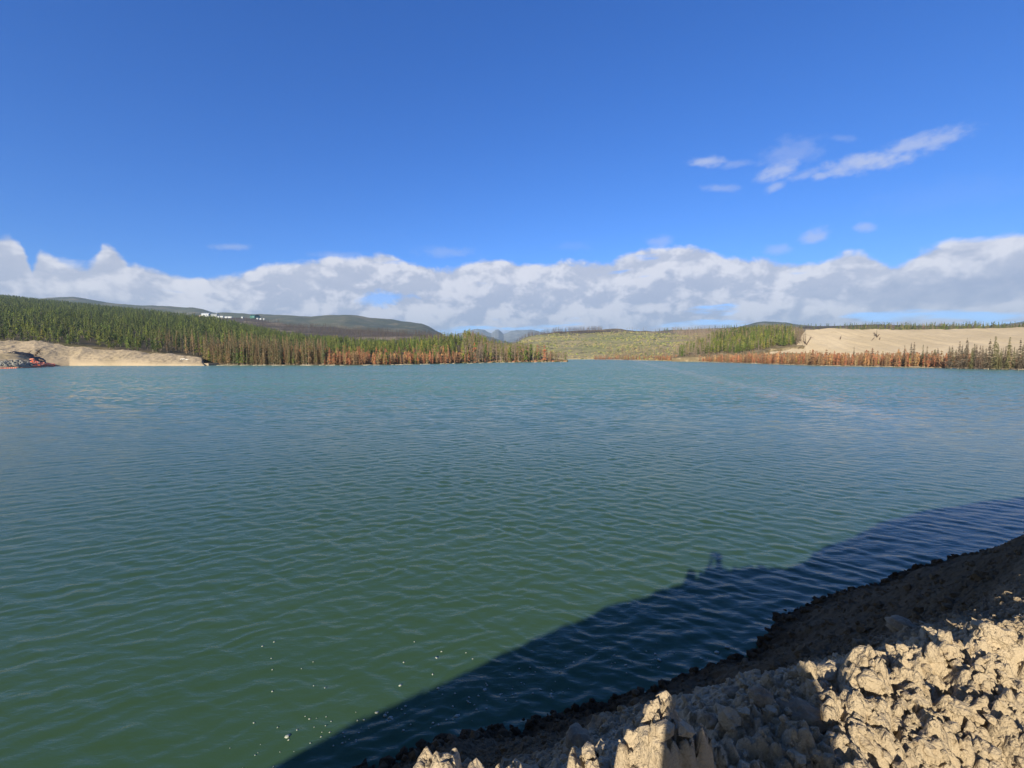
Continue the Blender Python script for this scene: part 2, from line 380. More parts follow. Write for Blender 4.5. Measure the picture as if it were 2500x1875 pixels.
# single boulders and big lumps one can point at
def hit_bank(u, v):
    x, fw, dn = ray(u, v); k = .7
    ks = np.arange(.6, 30, .01); px = x * ks; py = fw * ks; pz = CAMZ - dn * ks
    s, t = to_st(px, py); h = bank_h(s, t)
    i = int(np.argmax(pz < h)); return np.array([px[i], py[i], h[i]])
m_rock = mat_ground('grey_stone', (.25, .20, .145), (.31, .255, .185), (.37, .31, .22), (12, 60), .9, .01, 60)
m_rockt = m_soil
stones = [  # u, v, half-size px, material, label
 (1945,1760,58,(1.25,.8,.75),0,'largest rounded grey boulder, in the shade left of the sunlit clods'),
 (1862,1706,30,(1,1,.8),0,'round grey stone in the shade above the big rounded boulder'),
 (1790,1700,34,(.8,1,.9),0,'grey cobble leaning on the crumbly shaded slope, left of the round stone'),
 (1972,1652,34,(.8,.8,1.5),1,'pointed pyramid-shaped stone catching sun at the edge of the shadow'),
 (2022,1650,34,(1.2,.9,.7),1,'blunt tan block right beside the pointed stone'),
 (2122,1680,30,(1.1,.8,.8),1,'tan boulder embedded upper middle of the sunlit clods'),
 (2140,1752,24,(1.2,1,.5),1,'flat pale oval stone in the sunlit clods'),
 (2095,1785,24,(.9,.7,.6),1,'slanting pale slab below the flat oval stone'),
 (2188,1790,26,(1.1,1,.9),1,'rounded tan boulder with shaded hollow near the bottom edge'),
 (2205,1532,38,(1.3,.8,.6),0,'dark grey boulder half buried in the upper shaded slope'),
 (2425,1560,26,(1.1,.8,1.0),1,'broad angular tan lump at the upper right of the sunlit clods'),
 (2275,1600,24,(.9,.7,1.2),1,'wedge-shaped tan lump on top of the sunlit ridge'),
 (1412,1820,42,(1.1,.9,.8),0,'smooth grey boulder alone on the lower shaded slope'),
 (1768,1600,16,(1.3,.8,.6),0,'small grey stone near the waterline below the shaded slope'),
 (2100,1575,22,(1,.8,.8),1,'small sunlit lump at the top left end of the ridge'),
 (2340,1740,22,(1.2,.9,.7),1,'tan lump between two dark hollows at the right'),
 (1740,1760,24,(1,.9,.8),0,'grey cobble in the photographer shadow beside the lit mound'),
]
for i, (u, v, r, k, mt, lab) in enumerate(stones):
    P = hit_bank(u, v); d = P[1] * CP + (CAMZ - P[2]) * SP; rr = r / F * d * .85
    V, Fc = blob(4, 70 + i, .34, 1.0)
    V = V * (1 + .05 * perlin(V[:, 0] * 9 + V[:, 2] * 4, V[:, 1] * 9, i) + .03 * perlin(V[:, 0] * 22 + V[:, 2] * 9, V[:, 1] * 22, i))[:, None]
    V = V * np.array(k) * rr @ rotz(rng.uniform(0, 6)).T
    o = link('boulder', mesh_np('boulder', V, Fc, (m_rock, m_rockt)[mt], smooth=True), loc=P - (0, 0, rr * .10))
    tag(o, lab, 'boulder')
# ------------------------------------------------------------------ water
def water_h(x, y, r):
    h = np.zeros(x.shape)
    rg = np.random.default_rng(5)
    g1 = 1.0 + .25 * perlin(x * .16, y * .22, 101); g2 = 1.0 + .35 * perlin(x * .45 + 9, y * .7, 102)
    wx = x + .10 * perlin(x * .9, y * 1.6, 103); wy = y + .16 * perlin(x * .8, y * 1.3, 104)
    fam = [R(-30), R(2), R(36)]
    for i in range(64):
        lam = .11 * (8.0)**(i / 63.0); th = rg.normal(fam[i % 3], R(11)); ph = rg.uniform(0, 6.28)
        k = 2 * np.pi / lam; a = .0038 * lam * rg.uniform(.6, 1.4) * (1.25 if lam < .55 else .65)
        q = k * (np.sin(th) * wx + np.cos(th) * wy) + ph
        fade = np.clip(1.3 - r * .0042 / (lam * .42), 0, 1) * np.clip((72 - r) / 25, 0, 1)
        h += a * np.sin(q) * fade * (g1 if i % 3 else g2)
    h = h + 4.0 * np.clip(h, -.05, .08)**2 * np.clip(1 - r / 60, 0, 1)
    return h
th = np.radians(np.arange(-80, 82, .26))
rr = [2.2]
while rr[-1] < 75: rr.append(rr[-1] * 1.0042)
while rr[-1] < 1600: rr.append(rr[-1] * 1.04)
rr = np.array(rr)
RR, TH = np.meshgrid(rr, th, indexing='ij')
WX, WY = RR * np.sin(TH), RR * np.cos(TH)
sh_fade = 1.0
WZ = water_h(WX, WY, RR)
# no ripple steeper than wind chop stands: damp the few that add up too high
for _ in range(3):
    dr = np.gradient(WZ, axis=0) / np.gradient(RR, axis=0); dt_ = np.gradient(WZ, axis=1) / (RR * np.radians(.26))
    f_ = np.minimum(1, .30 / np.maximum(np.hypot(dr, dt_), 1e-6))
    for k_ in range(4): f_ = np.minimum.reduce([f_, np.roll(f_, 1, 0), np.roll(f_, -1, 0), np.roll(f_, 1, 1), np.roll(f_, -1, 1)])
    for k_ in range(8): f_ = (2 * f_ + np.roll(f_, 1, 0) + np.roll(f_, -1, 0) + np.roll(f_, 1, 1) + np.roll(f_, -1, 1)) / 6
    WZ = WZ * f_
m_water, b, bs = mat_new('silty_green_water')
g = b.n('ShaderNodeTexCoord').outputs['Object']
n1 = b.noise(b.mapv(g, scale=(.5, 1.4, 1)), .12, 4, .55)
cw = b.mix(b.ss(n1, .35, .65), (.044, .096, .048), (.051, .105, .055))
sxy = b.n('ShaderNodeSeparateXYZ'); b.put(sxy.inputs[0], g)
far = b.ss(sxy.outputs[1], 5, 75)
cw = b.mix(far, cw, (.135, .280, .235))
fa, fb = gpt(1590, 890), gpt(2170, 1025); fd = (fb - fa)[:2]; fl_ = float(np.hypot(*fd)); fd = fd / fl_
wr = b.noise(g, .09, 3, .6)
dd = b.m('ABSOLUTE', b.m('ADD', b.m('ADD', b.m('MULTIPLY', b.m('SUBTRACT', sxy.outputs[0], float(fa[0])), float(-fd[1])), b.m('MULTIPLY', b.m('SUBTRACT', sxy.outputs[1], float(fa[1])), float(fd[0]))), b.m('MULTIPLY', b.m('SUBTRACT', wr, .5), 9.0)))
foamline = b.m('MULTIPLY', b.ss(dd, 3.8, .2), b.ss(b.noise(g, .8, 4, .7), .42, .62))
foamline = b.m('MULTIPLY', foamline, b.ss(sxy.outputs[1], 27, 40))
cw = b.mix(b.m('MULTIPLY', foamline, .7), cw, (.42, .46, .44))
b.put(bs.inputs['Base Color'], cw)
bs.inputs['IOR'].default_value = 1.333
b.put(bs.inputs['Roughness'], b.ss(sxy.outputs[1], 5, 160, .05, .12))
v1 = b.mapv(g, rot=(0, 0, R(-8)), scale=(.6, 1.5, 1)); v2 = b.mapv(g, rot=(0, 0, R(14)), scale=(.55, 1.5, 1))
hh = b.m('ADD', b.m('MULTIPLY', b.noise(v1, 7, 4, .6, .4), .013), b.m('MULTIPLY', b.noise(v2, 1.5, 3, .6, .3), b.ss(sxy.outputs[1], 8, 60, .0, .03)))
hh = b.m('ADD', hh, b.m('MULTIPLY', b.noise(v1, .32, 3, .6), b.ss(sxy.outputs[1], 60, 250, .0, .15)))
bp = b.n('ShaderNodeBump'); bp.inputs['Distance'].default_value = 1.0; bp.inputs['Strength'].default_value = 1.0
b.put(bp.inputs['Height'], hh)
# beyond the modelled waves: facet slopes of the chop itself
def chop(vec, sc_):
    o = b.n('ShaderNodeTexNoise'); b.put(o.inputs['Vector'], vec); o.inputs['Scale'].default_value = sc_; o.inputs['Detail'].default_value = 3; o.inputs['Roughness'].default_value = .6
    return o.outputs['Color']
patch = b.ss(b.noise(b.mapv(g, scale=(.25, 1, 1)), .06, 3, .6), .35, .65, .8, 1.15)
cs = b.n('ShaderNodeVectorMath', operation='SUBTRACT'); b.put(cs.inputs[0], chop(v1, 1.6)); cs.inputs[1].default_value = (.5, .5, .5)
cs2 = b.n('ShaderNodeVectorMath', operation='SUBTRACT'); b.put(cs2.inputs[0], chop(v2, .45)); cs2.inputs[1].default_value = (.5, .5, .5)
ad = b.n('ShaderNodeVectorMath', operation='MULTIPLY_ADD'); b.put(ad.inputs[0], cs2.outputs[0]); ad.inputs[1].default_value = (.35, .35, 0); b.put(ad.inputs[2], cs.outputs[0])
ml = b.n('ShaderNodeVectorMath', operation='MULTIPLY'); b.put(ml.inputs[0], ad.outputs[0]); b.put(ml.inputs[1], b.comb(1.5, 1.8, 0.0))
of = b.n('ShaderNodeVectorMath', operation='ADD'); b.put(of.inputs[0], ml.outputs[0]); of.inputs[1].default_value = (0, -.20, 0)
scl = b.n('ShaderNodeVectorMath', operation='SCALE'); b.put(scl.inputs[0], of.outputs[0]); b.put(scl.inputs['Scale'], b.m('MULTIPLY', patch, b.ss(sxy.outputs[1], 10, 75, .0, 1.0)))
an = b.n('ShaderNodeVectorMath', operation='ADD'); b.put(an.inputs[0], bp.outputs[0]); b.put(an.inputs[1], scl.outputs[0])
nn = b.n('ShaderNodeVectorMath', operation='NORMALIZE'); b.put(nn.inputs[0], an.outputs[0]); b.put(bs.inputs['Normal'], nn.outputs[0])
# silt scatters the light below the surface (so the body colour ignores the ripples), the ripples only mirror the sky
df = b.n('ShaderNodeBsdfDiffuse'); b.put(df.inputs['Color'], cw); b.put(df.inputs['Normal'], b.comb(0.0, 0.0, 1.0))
gl = b.n('ShaderNodeBsdfGlossy'); gl.inputs['Color'].default_value = (1, 1, 1, 1); b.put(gl.inputs['Roughness'], b.ss(sxy.outputs[1], 5, 160, .05, .12)); b.put(gl.inputs['Normal'], nn.outputs[0])
fr = b.n('ShaderNodeFresnel'); fr.inputs['IOR'].default_value = 1.333; b.put(fr.inputs['Normal'], nn.outputs[0])
mxs = b.n('ShaderNodeMixShader'); b.put(mxs.inputs[0], fr.outputs[0]); b.put(mxs.inputs[1], df.outputs[0]); b.put(mxs.inputs[2], gl.outputs[0])
m_water.node_tree.links.new(mxs.outputs[0], m_water.node_tree.nodes['Material Output'].inputs['Surface']); m_water.node_tree.nodes.remove(bs)
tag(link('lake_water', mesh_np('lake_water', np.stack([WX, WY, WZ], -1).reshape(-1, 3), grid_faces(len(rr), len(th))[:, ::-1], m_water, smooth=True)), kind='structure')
# ground sheet below everything, to the horizon
m_floor = mat_ground('dark_ground', (.05, .05, .035), (.08, .07, .05), None, (.01, .1))
g_ = 30000
tag(link('ground', mesh_np('ground', [(-g_, -g_, -3), (g_, -g_, -3), (g_, g_, -3), (-g_, g_, -3)], [(0, 1, 2, 3)], m_floor)), kind='structure')
# foam flecks floating near the bank
m_foam = mat_plain('foam', (.33, .37, .33), .6, 0, .1, 8)
fl = [(702,1795,11),(940,1740,8),(990,1720,5),(977,1668,6),(1070,1676,6),(1145,1699,5),(1066,1602,6),(1183,1680,8),(1221,1690,6),(1115,1741,11),(1057,1760,6),(1188,1726,5),(1345,1690,7),(1475,1707,8),(1346,1697,5),(1221,1751,6),(1320,1679,5),(1301,1690,4),(953,1745,9),(920,1735,7),(1610,1609,8),(1528,1620,8),(1695,1628,6),(1500,1596,5),(1712,1606,6),(1750,1588,9),(1757,1608,9),(1775,1580,8),(1440,1700,4),(1600,1592,5),(985,1780,5),(1060,1782,4)]
for i in range(45): fl.append((rng.uniform(640, 1750), rng.uniform(1560, 1780), rng.uniform(2.0, 4.5)))
for i in range(100):
    k_ = rng.uniform(0, 1); fl.append((620 + 1000 * k_ + rng.normal(0, 60), 1835 - 230 * k_ + rng.normal(0, 35), rng.uniform(1.8, 4.6)))
nf = 0
for u, v, r in fl:
    P = gpt(u, v, .03); s, t = to_st(P[0], P[1])
    if bank_base(np.array(s), np.array(t))[0] > -.15: continue
    q = r / F * P[1] * .75
    V, Fc = blob(1, 200 + nf, .5, 1.4, .25); V = V * (q, q * .8, q) @ rotz(rng.uniform(0, 6)).T
    hz = float(water_h(np.array([P[0]]), np.array([P[1]]), np.array([math.hypot(P[0], P[1])]))[0])
    o = link('foam_fleck', mesh_np('foam_fleck', V, Fc, m_foam, smooth=True), loc=(P[0], P[1], hz + .004)); nf += 1
    tag(o, 'small pale foam fleck afloat on the green water off the near bank', 'foam fleck', 'foam flecks floating off the near bank')

# ------------------------------------------------------------------ far land
class Layer:
    def __init__(s, rows, p=1.0, amp=1.0, nsc=.02, back=150.0, z0=None):
        U = np.array([r[0] for r in rows], float); s.U0, s.U1 = U[0], U[-1]; s.U = U; s.p = p; s.amp = amp; s.nsc = nsc; s.back = back
        B, Tp = [], []
        for u, vb, yb, vt, yt in rows:
            B.append(gpt(u, vb, .15) if yb is None else pt(u, vb, yb)); bb = B[-1]
            Tp.append(pt(u, vt, yt if yt > 0 else bb[1] - yt))
        s.B = np.array(B); s.T = np.array(Tp)
    def at(s, u, w):
        B = np.stack([np.interp(u, s.U, s.B[:, i]) for i in range(3)], -1); T = np.stack([np.interp(u, s.U, s.T[:, i]) for i in range(3)], -1)
        w = np.asarray(w, float); wf = np.clip(w, 0, 1)[..., None]; P = B + (T - B) * wf
        P[..., 2] = B[..., 2] + (T[..., 2] - B[..., 2]) * wf[..., 0]**s.p
        wb = np.clip(w - 1, 0, 1); sc_ = 1 + wb * s.back / T[..., 1]
        P[..., 0] *= sc_; P[..., 1] *= sc_; P[..., 2] -= wb * wb * np.maximum(P[..., 2] + 3, 0)
        P[..., 2] += s.amp * fbm(P[..., 0] * s.nsc, P[..., 1] * s.nsc, 4, 7) * np.clip(w * 6, 0, 1) * np.clip(1.0, 0, 1)
        wn = np.clip(-w, 0, 1); P[..., 2] -= wn * 24
        return P
    def mesh(s, name, mat, nu=300, nw=60, kind='structure', detail=None):
        u = np.linspace(s.U0, s.U1, nu); w = np.concatenate([[-.5], np.linspace(0, 1, nw), np.linspace(1.05, 2, 10)])
        UU, WW = np.meshgrid(u, w, indexing='ij'); P = s.at(UU, WW)
        if detail is not None: P = detail(P, UU, WW)
        return tag(link(name, mesh_np(name, P.reshape(-1, 3), grid_faces(nu, len(w)), mat, smooth=True)), kind=kind)

L1 = Layer([(-300,826,232,705,1050),(0,833,232,726,1000),(150,840,232,742,950),(300,857,230,757,850),(400,864,228,768,780),(480,873,226,778,700),(512,889,214,782,680),(560,891,None,793,640),(640,891,None,812,600),(750,891,None,832,520),(850,891,None,840,480),(950,890,None,846,450),(1000,889,None,841,440),(1060,888,None,831,430),(1110,887,None,829,420),(1150,886,None,832,410),(1185,885,None,847,400),(1220,884.3,None,860,390),(1270,883.8,None,866,380),(1320,883.4,None,871,370),(1385,882.8,None,880,345)], 1.0, 1.2, .02, 60)
m_forest = mat_ground('forest_floor', (.045, .045, .025), (.085, .07, .045), (.16, .13, .09), (.03, .3))
L1.mesh('forested_hillside', m_forest, 420, 70)
L3 = Layer([(300,800,1000,758,1300),(380,800,950,762,1300),(450,800,900,769,1280),(500,805,880,773,1250),(600,825,800,777,1200),(700,845,700,792,1100),(800,850,650,801,1000),(900,855,600,804,950),(1000,855,560,813,900),(1080,855,560,820,850),(1200,862,620,843,800),(1320,866,700,860,800)], .9, 4, .008, 200)
m_burn, b, bs = mat_new('burnt_ground')
g = b.n('ShaderNodeTexCoord').outputs['Object']
st = b.noise(b.mapv(g, scale=(.35, 1.0, 4)), .012, 6, .62)
c = b.mix(b.ss(b.noise(g, .03, 5, .6), .35, .65), (.040, .030, .028), (.068, .052, .045))
c = b.mix(b.m('MULTIPLY', b.ss(st, .54, .60), .8), c, (.28, .24, .19))
b.put(bs.inputs['Base Color'], c); bs.inputs['Roughness'].default_value = 1
L3.mesh('burnt_hillside', m_burn, 300, 60)
far_m = mat_ground('far_woodland', (.055, .065, .045), (.085, .095, .055), (.17, .15, .10), (.002, .010), 1, 6, .02)
m_rocky = mat_ground('haze_tinted_rock', (.12, .145, .18), (.17, .195, .23), (.24, .27, .30), (.002, .010), 1)  # pale blue of distance haze painted into the rock colour
def ridge(rows, Y, name, back=600, vb=858, mat=None):
    L = Layer([(u, vb, Y * .55, v, Y) for u, v in rows], 1.0, Y * .003, .004, back); L.mesh(name, mat or far_m, 220, 40); return L
ridge([(-300,760),(60,745),(110,728),(180,727),(250,737),(330,745),(370,746),(430,751),(470,751),(495,755),(520,765),(560,766),(640,768),(700,769),(760,771),(800,768),(840,767),(870,771),(900,777),(950,781),(1000,784),(1030,787),(1048,795),(1065,806),(1080,814),(1110,840),(1140,860)], 2600, 'far_hills')
ridge([(1040,850),(1080,835),(1120,824),(1150,818),(1175,817),(1200,823),(1235,834),(1260,838),(1290,846),(1330,858)], 3300, 'far_hills', 600, 862)
ridge([(1690,850),(1740,815),(1800,801),(1825,794),(1850,787),(1868,785),(1920,787),(1950,793),(1990,798),(2080,800),(2200,800),(2350,800),(2440,796),(2470,789),(2500,784),(2700,772)], 2600, 'far_hills')
ridge([(1040,850),(1090,834),(1120,813),(1140,807),(1165,803),(1185,808),(1200,814),(1209,806),(1217,805),(1230,816),(1245,809),(1262,805),(1290,804),(1310,808),(1340,815),(1400,838)], 6000, 'far_mountains', 300, 862, m_rocky)
L5 = Layer([(1140,884,None,875,700),(1210,880,None,858,720),(1250,878,None,842,720),(1280,877.5,None,826,740),(1300,877,None,819,760),(1330,877,None,812,800),(1360,877,None,809,830),(1400,877,None,808,850),(1450,877,None,806,850),(1500,877.5,None,805,850),(1600,880,None,809,820),(1700,882.5,None,811,800),(1800,885,None,813,700),(1900,888,None,812,600),(1960,890,None,820,600)], .85, 3, .012, 200)
m_olive, b, bs = mat_new('scrubby_slope')
g = b.n('ShaderNodeTexCoord').outputs['Object']
c = b.mix(b.ss(b.noise(g, .012, 5, .6), .38, .62), (.215, .225, .10), (.29, .255, .15))
c = b.mix(b.ss(b.noise(b.mapv(g, scale=(1, 1, 1)), .09, 6, .7), .50, .66), c, (.06, .06, .03))
c = b.mix(b.ss(b.noise(g, .20, 5, .7), .60, .70), c, (.32, .27, .19))
sp = b.n('ShaderNodeSeparateXYZ'); b.put(sp.inputs[0], g)
up = b.ss(b.m('ADD', sp.outputs[2], b.m('MULTIPLY', b.noise(g, .02, 4, .6), 22)), 47, 55)
c = b.mix(up, c, b.mix(b.ss(b.noise(b.mapv(g, scale=(.4, 1, 4)), .02, 4, .6), .5, .6), (.06, .05, .045), (.2, .17, .12)))
b.put(bs.inputs['Base Color'], c); bs.inputs['Roughness'].default_value = 1
L5.mesh('scrubby_hillside', m_olive, 300, 80)
L6 = Layer([(1640,874,320,868,400),(1690,873,310,848,410),(1740,872,300,828,420),(1800,870,290,818,420),(1850,864,285,815,420),(1880,853,300,812,415),(1935,848,300,813,400),(1960,846,300,822,380),(1968,852,300,846,350)], .8, 1.0, .03, 60)
m_knoll = mat_ground('knoll_floor', (.10, .085, .05), (.16, .13, .08), (.30, .25, .17), (.04, .3))
L6.mesh('wooded_knoll', m_knoll, 160, 50)
SHV = [(1450,877.6),(1500,878),(1600,880),(1700,882.5),(1800,885.5),(1900,889),(2000,892),(2100,893.5),(2200,895.5),(2350,898.5),(2500,901.5),(2700,906)]
L6b = Layer([(u, v, None, v - 8 - (u - 1450) * .004, -60.0) for u, v in SHV], 1.0, .4, .05, 30)
m_shore = mat_ground('shore_litter', (.16, .11, .07), (.24, .18, .12), (.36, .30, .22), (.06, .5))
L6b.mesh('shore_ground', m_shore, 300, 30)
m_sand, b, bs = mat_new('pale_sand')
g = b.n('ShaderNodeTexCoord').outputs['Object']
c = b.mix(b.ss(b.noise(g, .03, 5, .6), .35, .65), (.46, .385, .275), (.52, .44, .325))
c = b.mix(b.m('MULTIPLY', b.ss(b.noise(b.mapv(g, scale=(1, .5, 2.0)), .12, 6, .7), .58, .72), .6), c, (.30, .24, .17))
c = b.mix(b.m('MULTIPLY', b.ss(b.noise(g, .9, 4, .7), .66, .74), .55), c, (.14, .11, .09))
b.put(bs.inputs['Base Color'], c); bs.inputs['Roughness'].default_value = 1; bs.inputs['Specular IOR Level'].default_value = .1
bp = b.n('ShaderNodeBump'); bp.inputs['Distance'].default_value = .35; b.put(bp.inputs['Height'], b.noise(g, .35, 7, .7)); b.put(bs.inputs['Normal'], bp.outputs[0])
m_sand2, b, bs = mat_new('grey_sand')
g = b.n('ShaderNodeTexCoord').outputs['Object']
c = b.mix(b.ss(b.noise(g, .05, 5, .6), .35, .65), (.34, .285, .205), (.42, .35, .26))
c = b.mix(b.m('MULTIPLY', b.ss(b.noise(b.mapv(g, scale=(1, .5, 1.6)), .25, 6, .7), .56, .68), .7), c, (.24, .195, .14))
c = b.mix(b.ss(b.noise(g, 1.1, 4, .7), .66, .72), c, (.11, .09, .07))
c = b.mix(b.ss(b.noise(g, 2.3, 4, .7), .68, .74), c, (.60, .53, .42))
b.put(bs.inputs['Base Color'], c); bs.inputs['Roughness'].default_value = 1; bs.inputs['Specular IOR Level'].default_value = .1
bp = b.n('ShaderNodeBump'); bp.inputs['Distance'].default_value = .3; b.put(bp.inputs['Height'], b.noise(g, .6, 7, .7)); b.put(bs.inputs['Normal'], bp.outputs[0])
def sand_detail(a, k=1.0):
    def f(P, UU, WW):
        m = np.clip(WW * 4, 0, 1) * (WW <= 1.2)
        g1 = fbm(P[..., 0] * .11, P[..., 1] * .03 + 5, 4, 33); rid = np.abs(fbm(P[..., 0] * .07 + P[..., 2] * .05, P[..., 1] * .03, 4, 35))
        P[..., 2] += m * a * (g1 * .8 - rid * 1.4) + m * a * .35 * fbm(P[..., 0] * .5, P[..., 1] * .5, 4, 37)
        return P
    return f
L7 = Layer([(1800,885,290,874,294),(1850,883,285,864,294),(1890,880,280,858,296),(1930,880,280,852,298),(1948,880,280,840,308),(1960,880,284,815,328),(1968,880,282,805,332),(2000,882,278,804,334),(2020,882,276,801,334),(2100,884,268,803,334),(2200,886,258,804,332),(2300,888,248,803,330),(2400,890,240,801,328),(2500,892,234,799,326),(2700,894,226,796,320)], .9, .3, .04, 60)
L7.mesh('sand_face', m_sand, 500, 80, detail=sand_detail(.35))
L8 = Layer([(1930,840,400,812,450),(1990,830,400,808,450),(2100,830,400,806,450),(2300,830,400,805,450),(2500,830,380,803,440),(2700,830,380,800,430)], 1, 1, .02, 60)
L8.mesh('plateau_behind_sand', m_knoll, 150, 20)
L9 = Layer([(1560,850,700,812,900),(1640,850,700,806,900),(1700,850,700,803,900),(1800,850,700,801,900),(1960,850,700,797,900),(2050,850,700,795,900),(2150,850,700,793,900),(2400,850,700,797,900),(2700,850,700,796,900)], 1, 2, .01, 100)
L9.mesh('plateau_ridge', m_burn, 150, 20)
# left sand bank
L0 = Layer([(-300,898,None,826,214),(0,894,None,830,214),(40,893.5,None,832,214),(85,893,None,831,214),(130,892.5,None,838,214),(170,892,None,844,213),(215,892,None,847,213),(240,892,None,851,212),(300,892,None,854,212),(330,892,None,856,212),(370,892,None,862,211),(400,892,None,863,211),(450,892,None,866,210),(480,892,None,869,210),(493,892,None,872,209),(499,892,None,886,206)], .62, .25, .05, 40)
L0.mesh('sand_bank', m_sand2, 420, 70, detail=sand_detail(.55))

# ------------------------------------------------------------------ trees
def crown(rg, h, r, base, tiers, spikes, droop=.35, ragged=.35, top_p=.9, skip=0.0):
    """whorls of drooping boughs with gaps between"""
    Vs, Fs, n = [], [], 0
    for i in range(tiers):
        t = (i + rg.uniform(-.3, .3)) / tiers; t = min(max(t, 0), 1)
        z = base + (h - base) * t
        rad = r * (1 - t)**top_p * (.55 + .45 * min(1, (t + .12) * 4)) * rg.uniform(1 - ragged, 1 + ragged * .6) + .05 * r
        a0 = rg.uniform(0, 6.28); dz = (h - base) / tiers
        cx, cy = rg.uniform(-.06, .06, 2) * r
        V = [(cx, cy, z + dz * .9)]
        for k in range(spikes):
            a = a0 + 6.283 * k / spikes + rg.uniform(-.2, .2); q = rad * rg.uniform(.6, 1.2)
            V.append((q * math.cos(a), q * math.sin(a), z - droop * q * rg.uniform(.4, 1.3)))
            a2 = a + 3.1416 / spikes; q2 = rad * rg.uniform(.2, .42)
            V.append((q2 * math.cos(a2), q2 * math.sin(a2), z + dz * rg.uniform(.1, .5)))
        m_ = 2 * spikes
        for k in range(m_):
            if rg.random() < skip: continue
            Fs.append((n, n + 1 + k, n + 1 + (k + 1) % m_))
        Vs += V; n += len(V)
    return np.array(Vs), np.array(Fs)
def trunk(h, r, sides=5, stubs=0, rg=None, lean=0.0):
    Vs, Fs = [], []
    nz = 4
    for j in range(nz + 1):
        t = j / nz; q = r * (1 - .85 * t)
        for k in range(sides):
            a = 6.283 * k / sides; Vs.append((q * math.cos(a) + lean * t * t * h, q * math.sin(a), h * t - (.6 if j == 0 else 0)))
    for j in range(nz):
        for k in range(sides):
            a = j * sides + k; b_ = j * sides + (k + 1) % sides
            Fs += [(a, b_, b_ + sides), (a, b_ + sides, a + sides)]
    for _ in range(stubs):
        z = h * rg.uniform(.25, .95); a = rg.uniform(0, 6.28); L = h * .10 * (1.15 - z / h) * rg.uniform(.6, 1.5) + .15
        n = len(Vs); c_, s_ = math.cos(a), math.sin(a)
        Vs += [(0, 0, z + r * .5), (0, 0, z - r * .5), (L * c_, L * s_, z + rg.uniform(-.5, .2) * L), (-s_ * r * .4, c_ * r * .4, z)]
        Fs += [(n, n + 1, n + 2), (n + 3, n, n + 2), (n + 1, n + 3, n + 2)]
    return np.array(Vs), np.array(Fs)
KINDS = {}
def add_kind(name, nvar, mk):
    KINDS[name] = []
    for i in range(nvar):
        rg = np.random.default_rng(hash(name) % 1 + i * 31 + len(name) * 7)
        KINDS[name].append(mk(rg))          # (crown V,F,color) (trunk V,F,color)  for a tree 1 m high x scale
def jit(rg, c, a=.2):
    k = rg.uniform(1 - a, 1 + a); return tuple(x * k * rg.uniform(1 - a * .3, 1 + a * .3) for x in c)
def mk_conifer(cols, r, base, tiers, spikes, tcol, ragged=.35, tr=.012, skip=0.0, droop=.35, stubs=0, top_p=.9):
    def f(rg):
        c_ = jit(rg, cols[rg.integers(len(cols))], .22)
        cr = crown(rg, 1.0, r * rg.uniform(.85, 1.2), base * rg.uniform(.7, 1.3), tiers, spikes, droop, ragged, top_p, skip)
        tk = trunk(.97, tr, 5, stubs, rg, rg.uniform(-.02, .02))
        return (cr[0], cr[1], c_), (tk[0], tk[1], jit(rg, tcol, .2))
    return f
def mk_snag(tcol, stubs=10, tr=.011):
    def f(rg):
        tk = trunk(1.0, tr, 4, stubs, rg, rg.uniform(-.05, .05)); tw = trunk(.6, .002, 3, 14, rg)
        return (tw[0], tw[1], jit(rg, tcol, .3)), (tk[0], tk[1], jit(rg, tcol, .3))
    return f
GREEN = [(.085, .115, .026), (.060, .088, .024), (.115, .140, .028), (.045, .070, .022), (.10, .12, .035)]
YEL = [(.17, .165, .035), (.13, .15, .035), (.20, .17, .04)]
BRN = [(.13, .10, .048), (.10, .095, .04), (.16, .11, .06), (.075, .08, .035)]
RUST = [(.30, .135, .065), (.24, .12, .07), (.34, .18, .085), (.19, .11, .065), (.28, .20, .10), (.30, .12, .06)]
GREYB = [(.17, .135, .10), (.14, .12, .085), (.20, .15, .11)]
PALE = (.34, .29, .23); DARKT = (.10, .085, .07)
add_kind('pine_tree', 10, mk_conifer(GREEN, .23, .18, 8, 6, PALE, .45, top_p=.7))
add_kind('young_pine', 8, mk_conifer(YEL + GREEN[:1], .24, .12, 8, 6, PALE, .45, top_p=.55))
add_kind('brown_spruce', 10, mk_conifer(BRN, .13, .06, 12, 6, PALE, .45, .010, .05))
add_kind('rust_conifer', 10, mk_conifer(RUST, .25, .06, 9, 6, PALE, .55, .012, .08, top_p=.6))
add_kind('sparse_pine', 10, mk_conifer(GREYB + YEL[:1], .10, .35, 8, 5, (.30, .24, .19), .5, .011, .12, .3, 6))
add_kind('dead_spruce', 9, mk_conifer([(.085, .068, .05), (.11, .085, .06), (.075, .065, .05), (.10, .095, .05)], .16, .05, 22, 8, (.36, .30, .23), .5, .011, .10, .45, 8, .75))
add_kind('burnt_snag', 8, mk_snag((.080, .062, .058), 6, .014))
add_kind('pale_snag', 8, mk_snag((.24, .19, .155), 12, .012))
LO = {}
def add_lo(name, nvar, mk): LO[name] = [mk(np.random.default_rng(900 + i + len(name))) for i in range(nvar)]
add_lo('pine_tree', 12, mk_conifer(GREEN, .23, .15, 5, 5, PALE, .4))
add_lo('brown_spruce', 8, mk_conifer(BRN, .13, .08, 7, 5, PALE, .45))
trees = []     # (kind, x, y, z, height, rot, scale_xy, region)
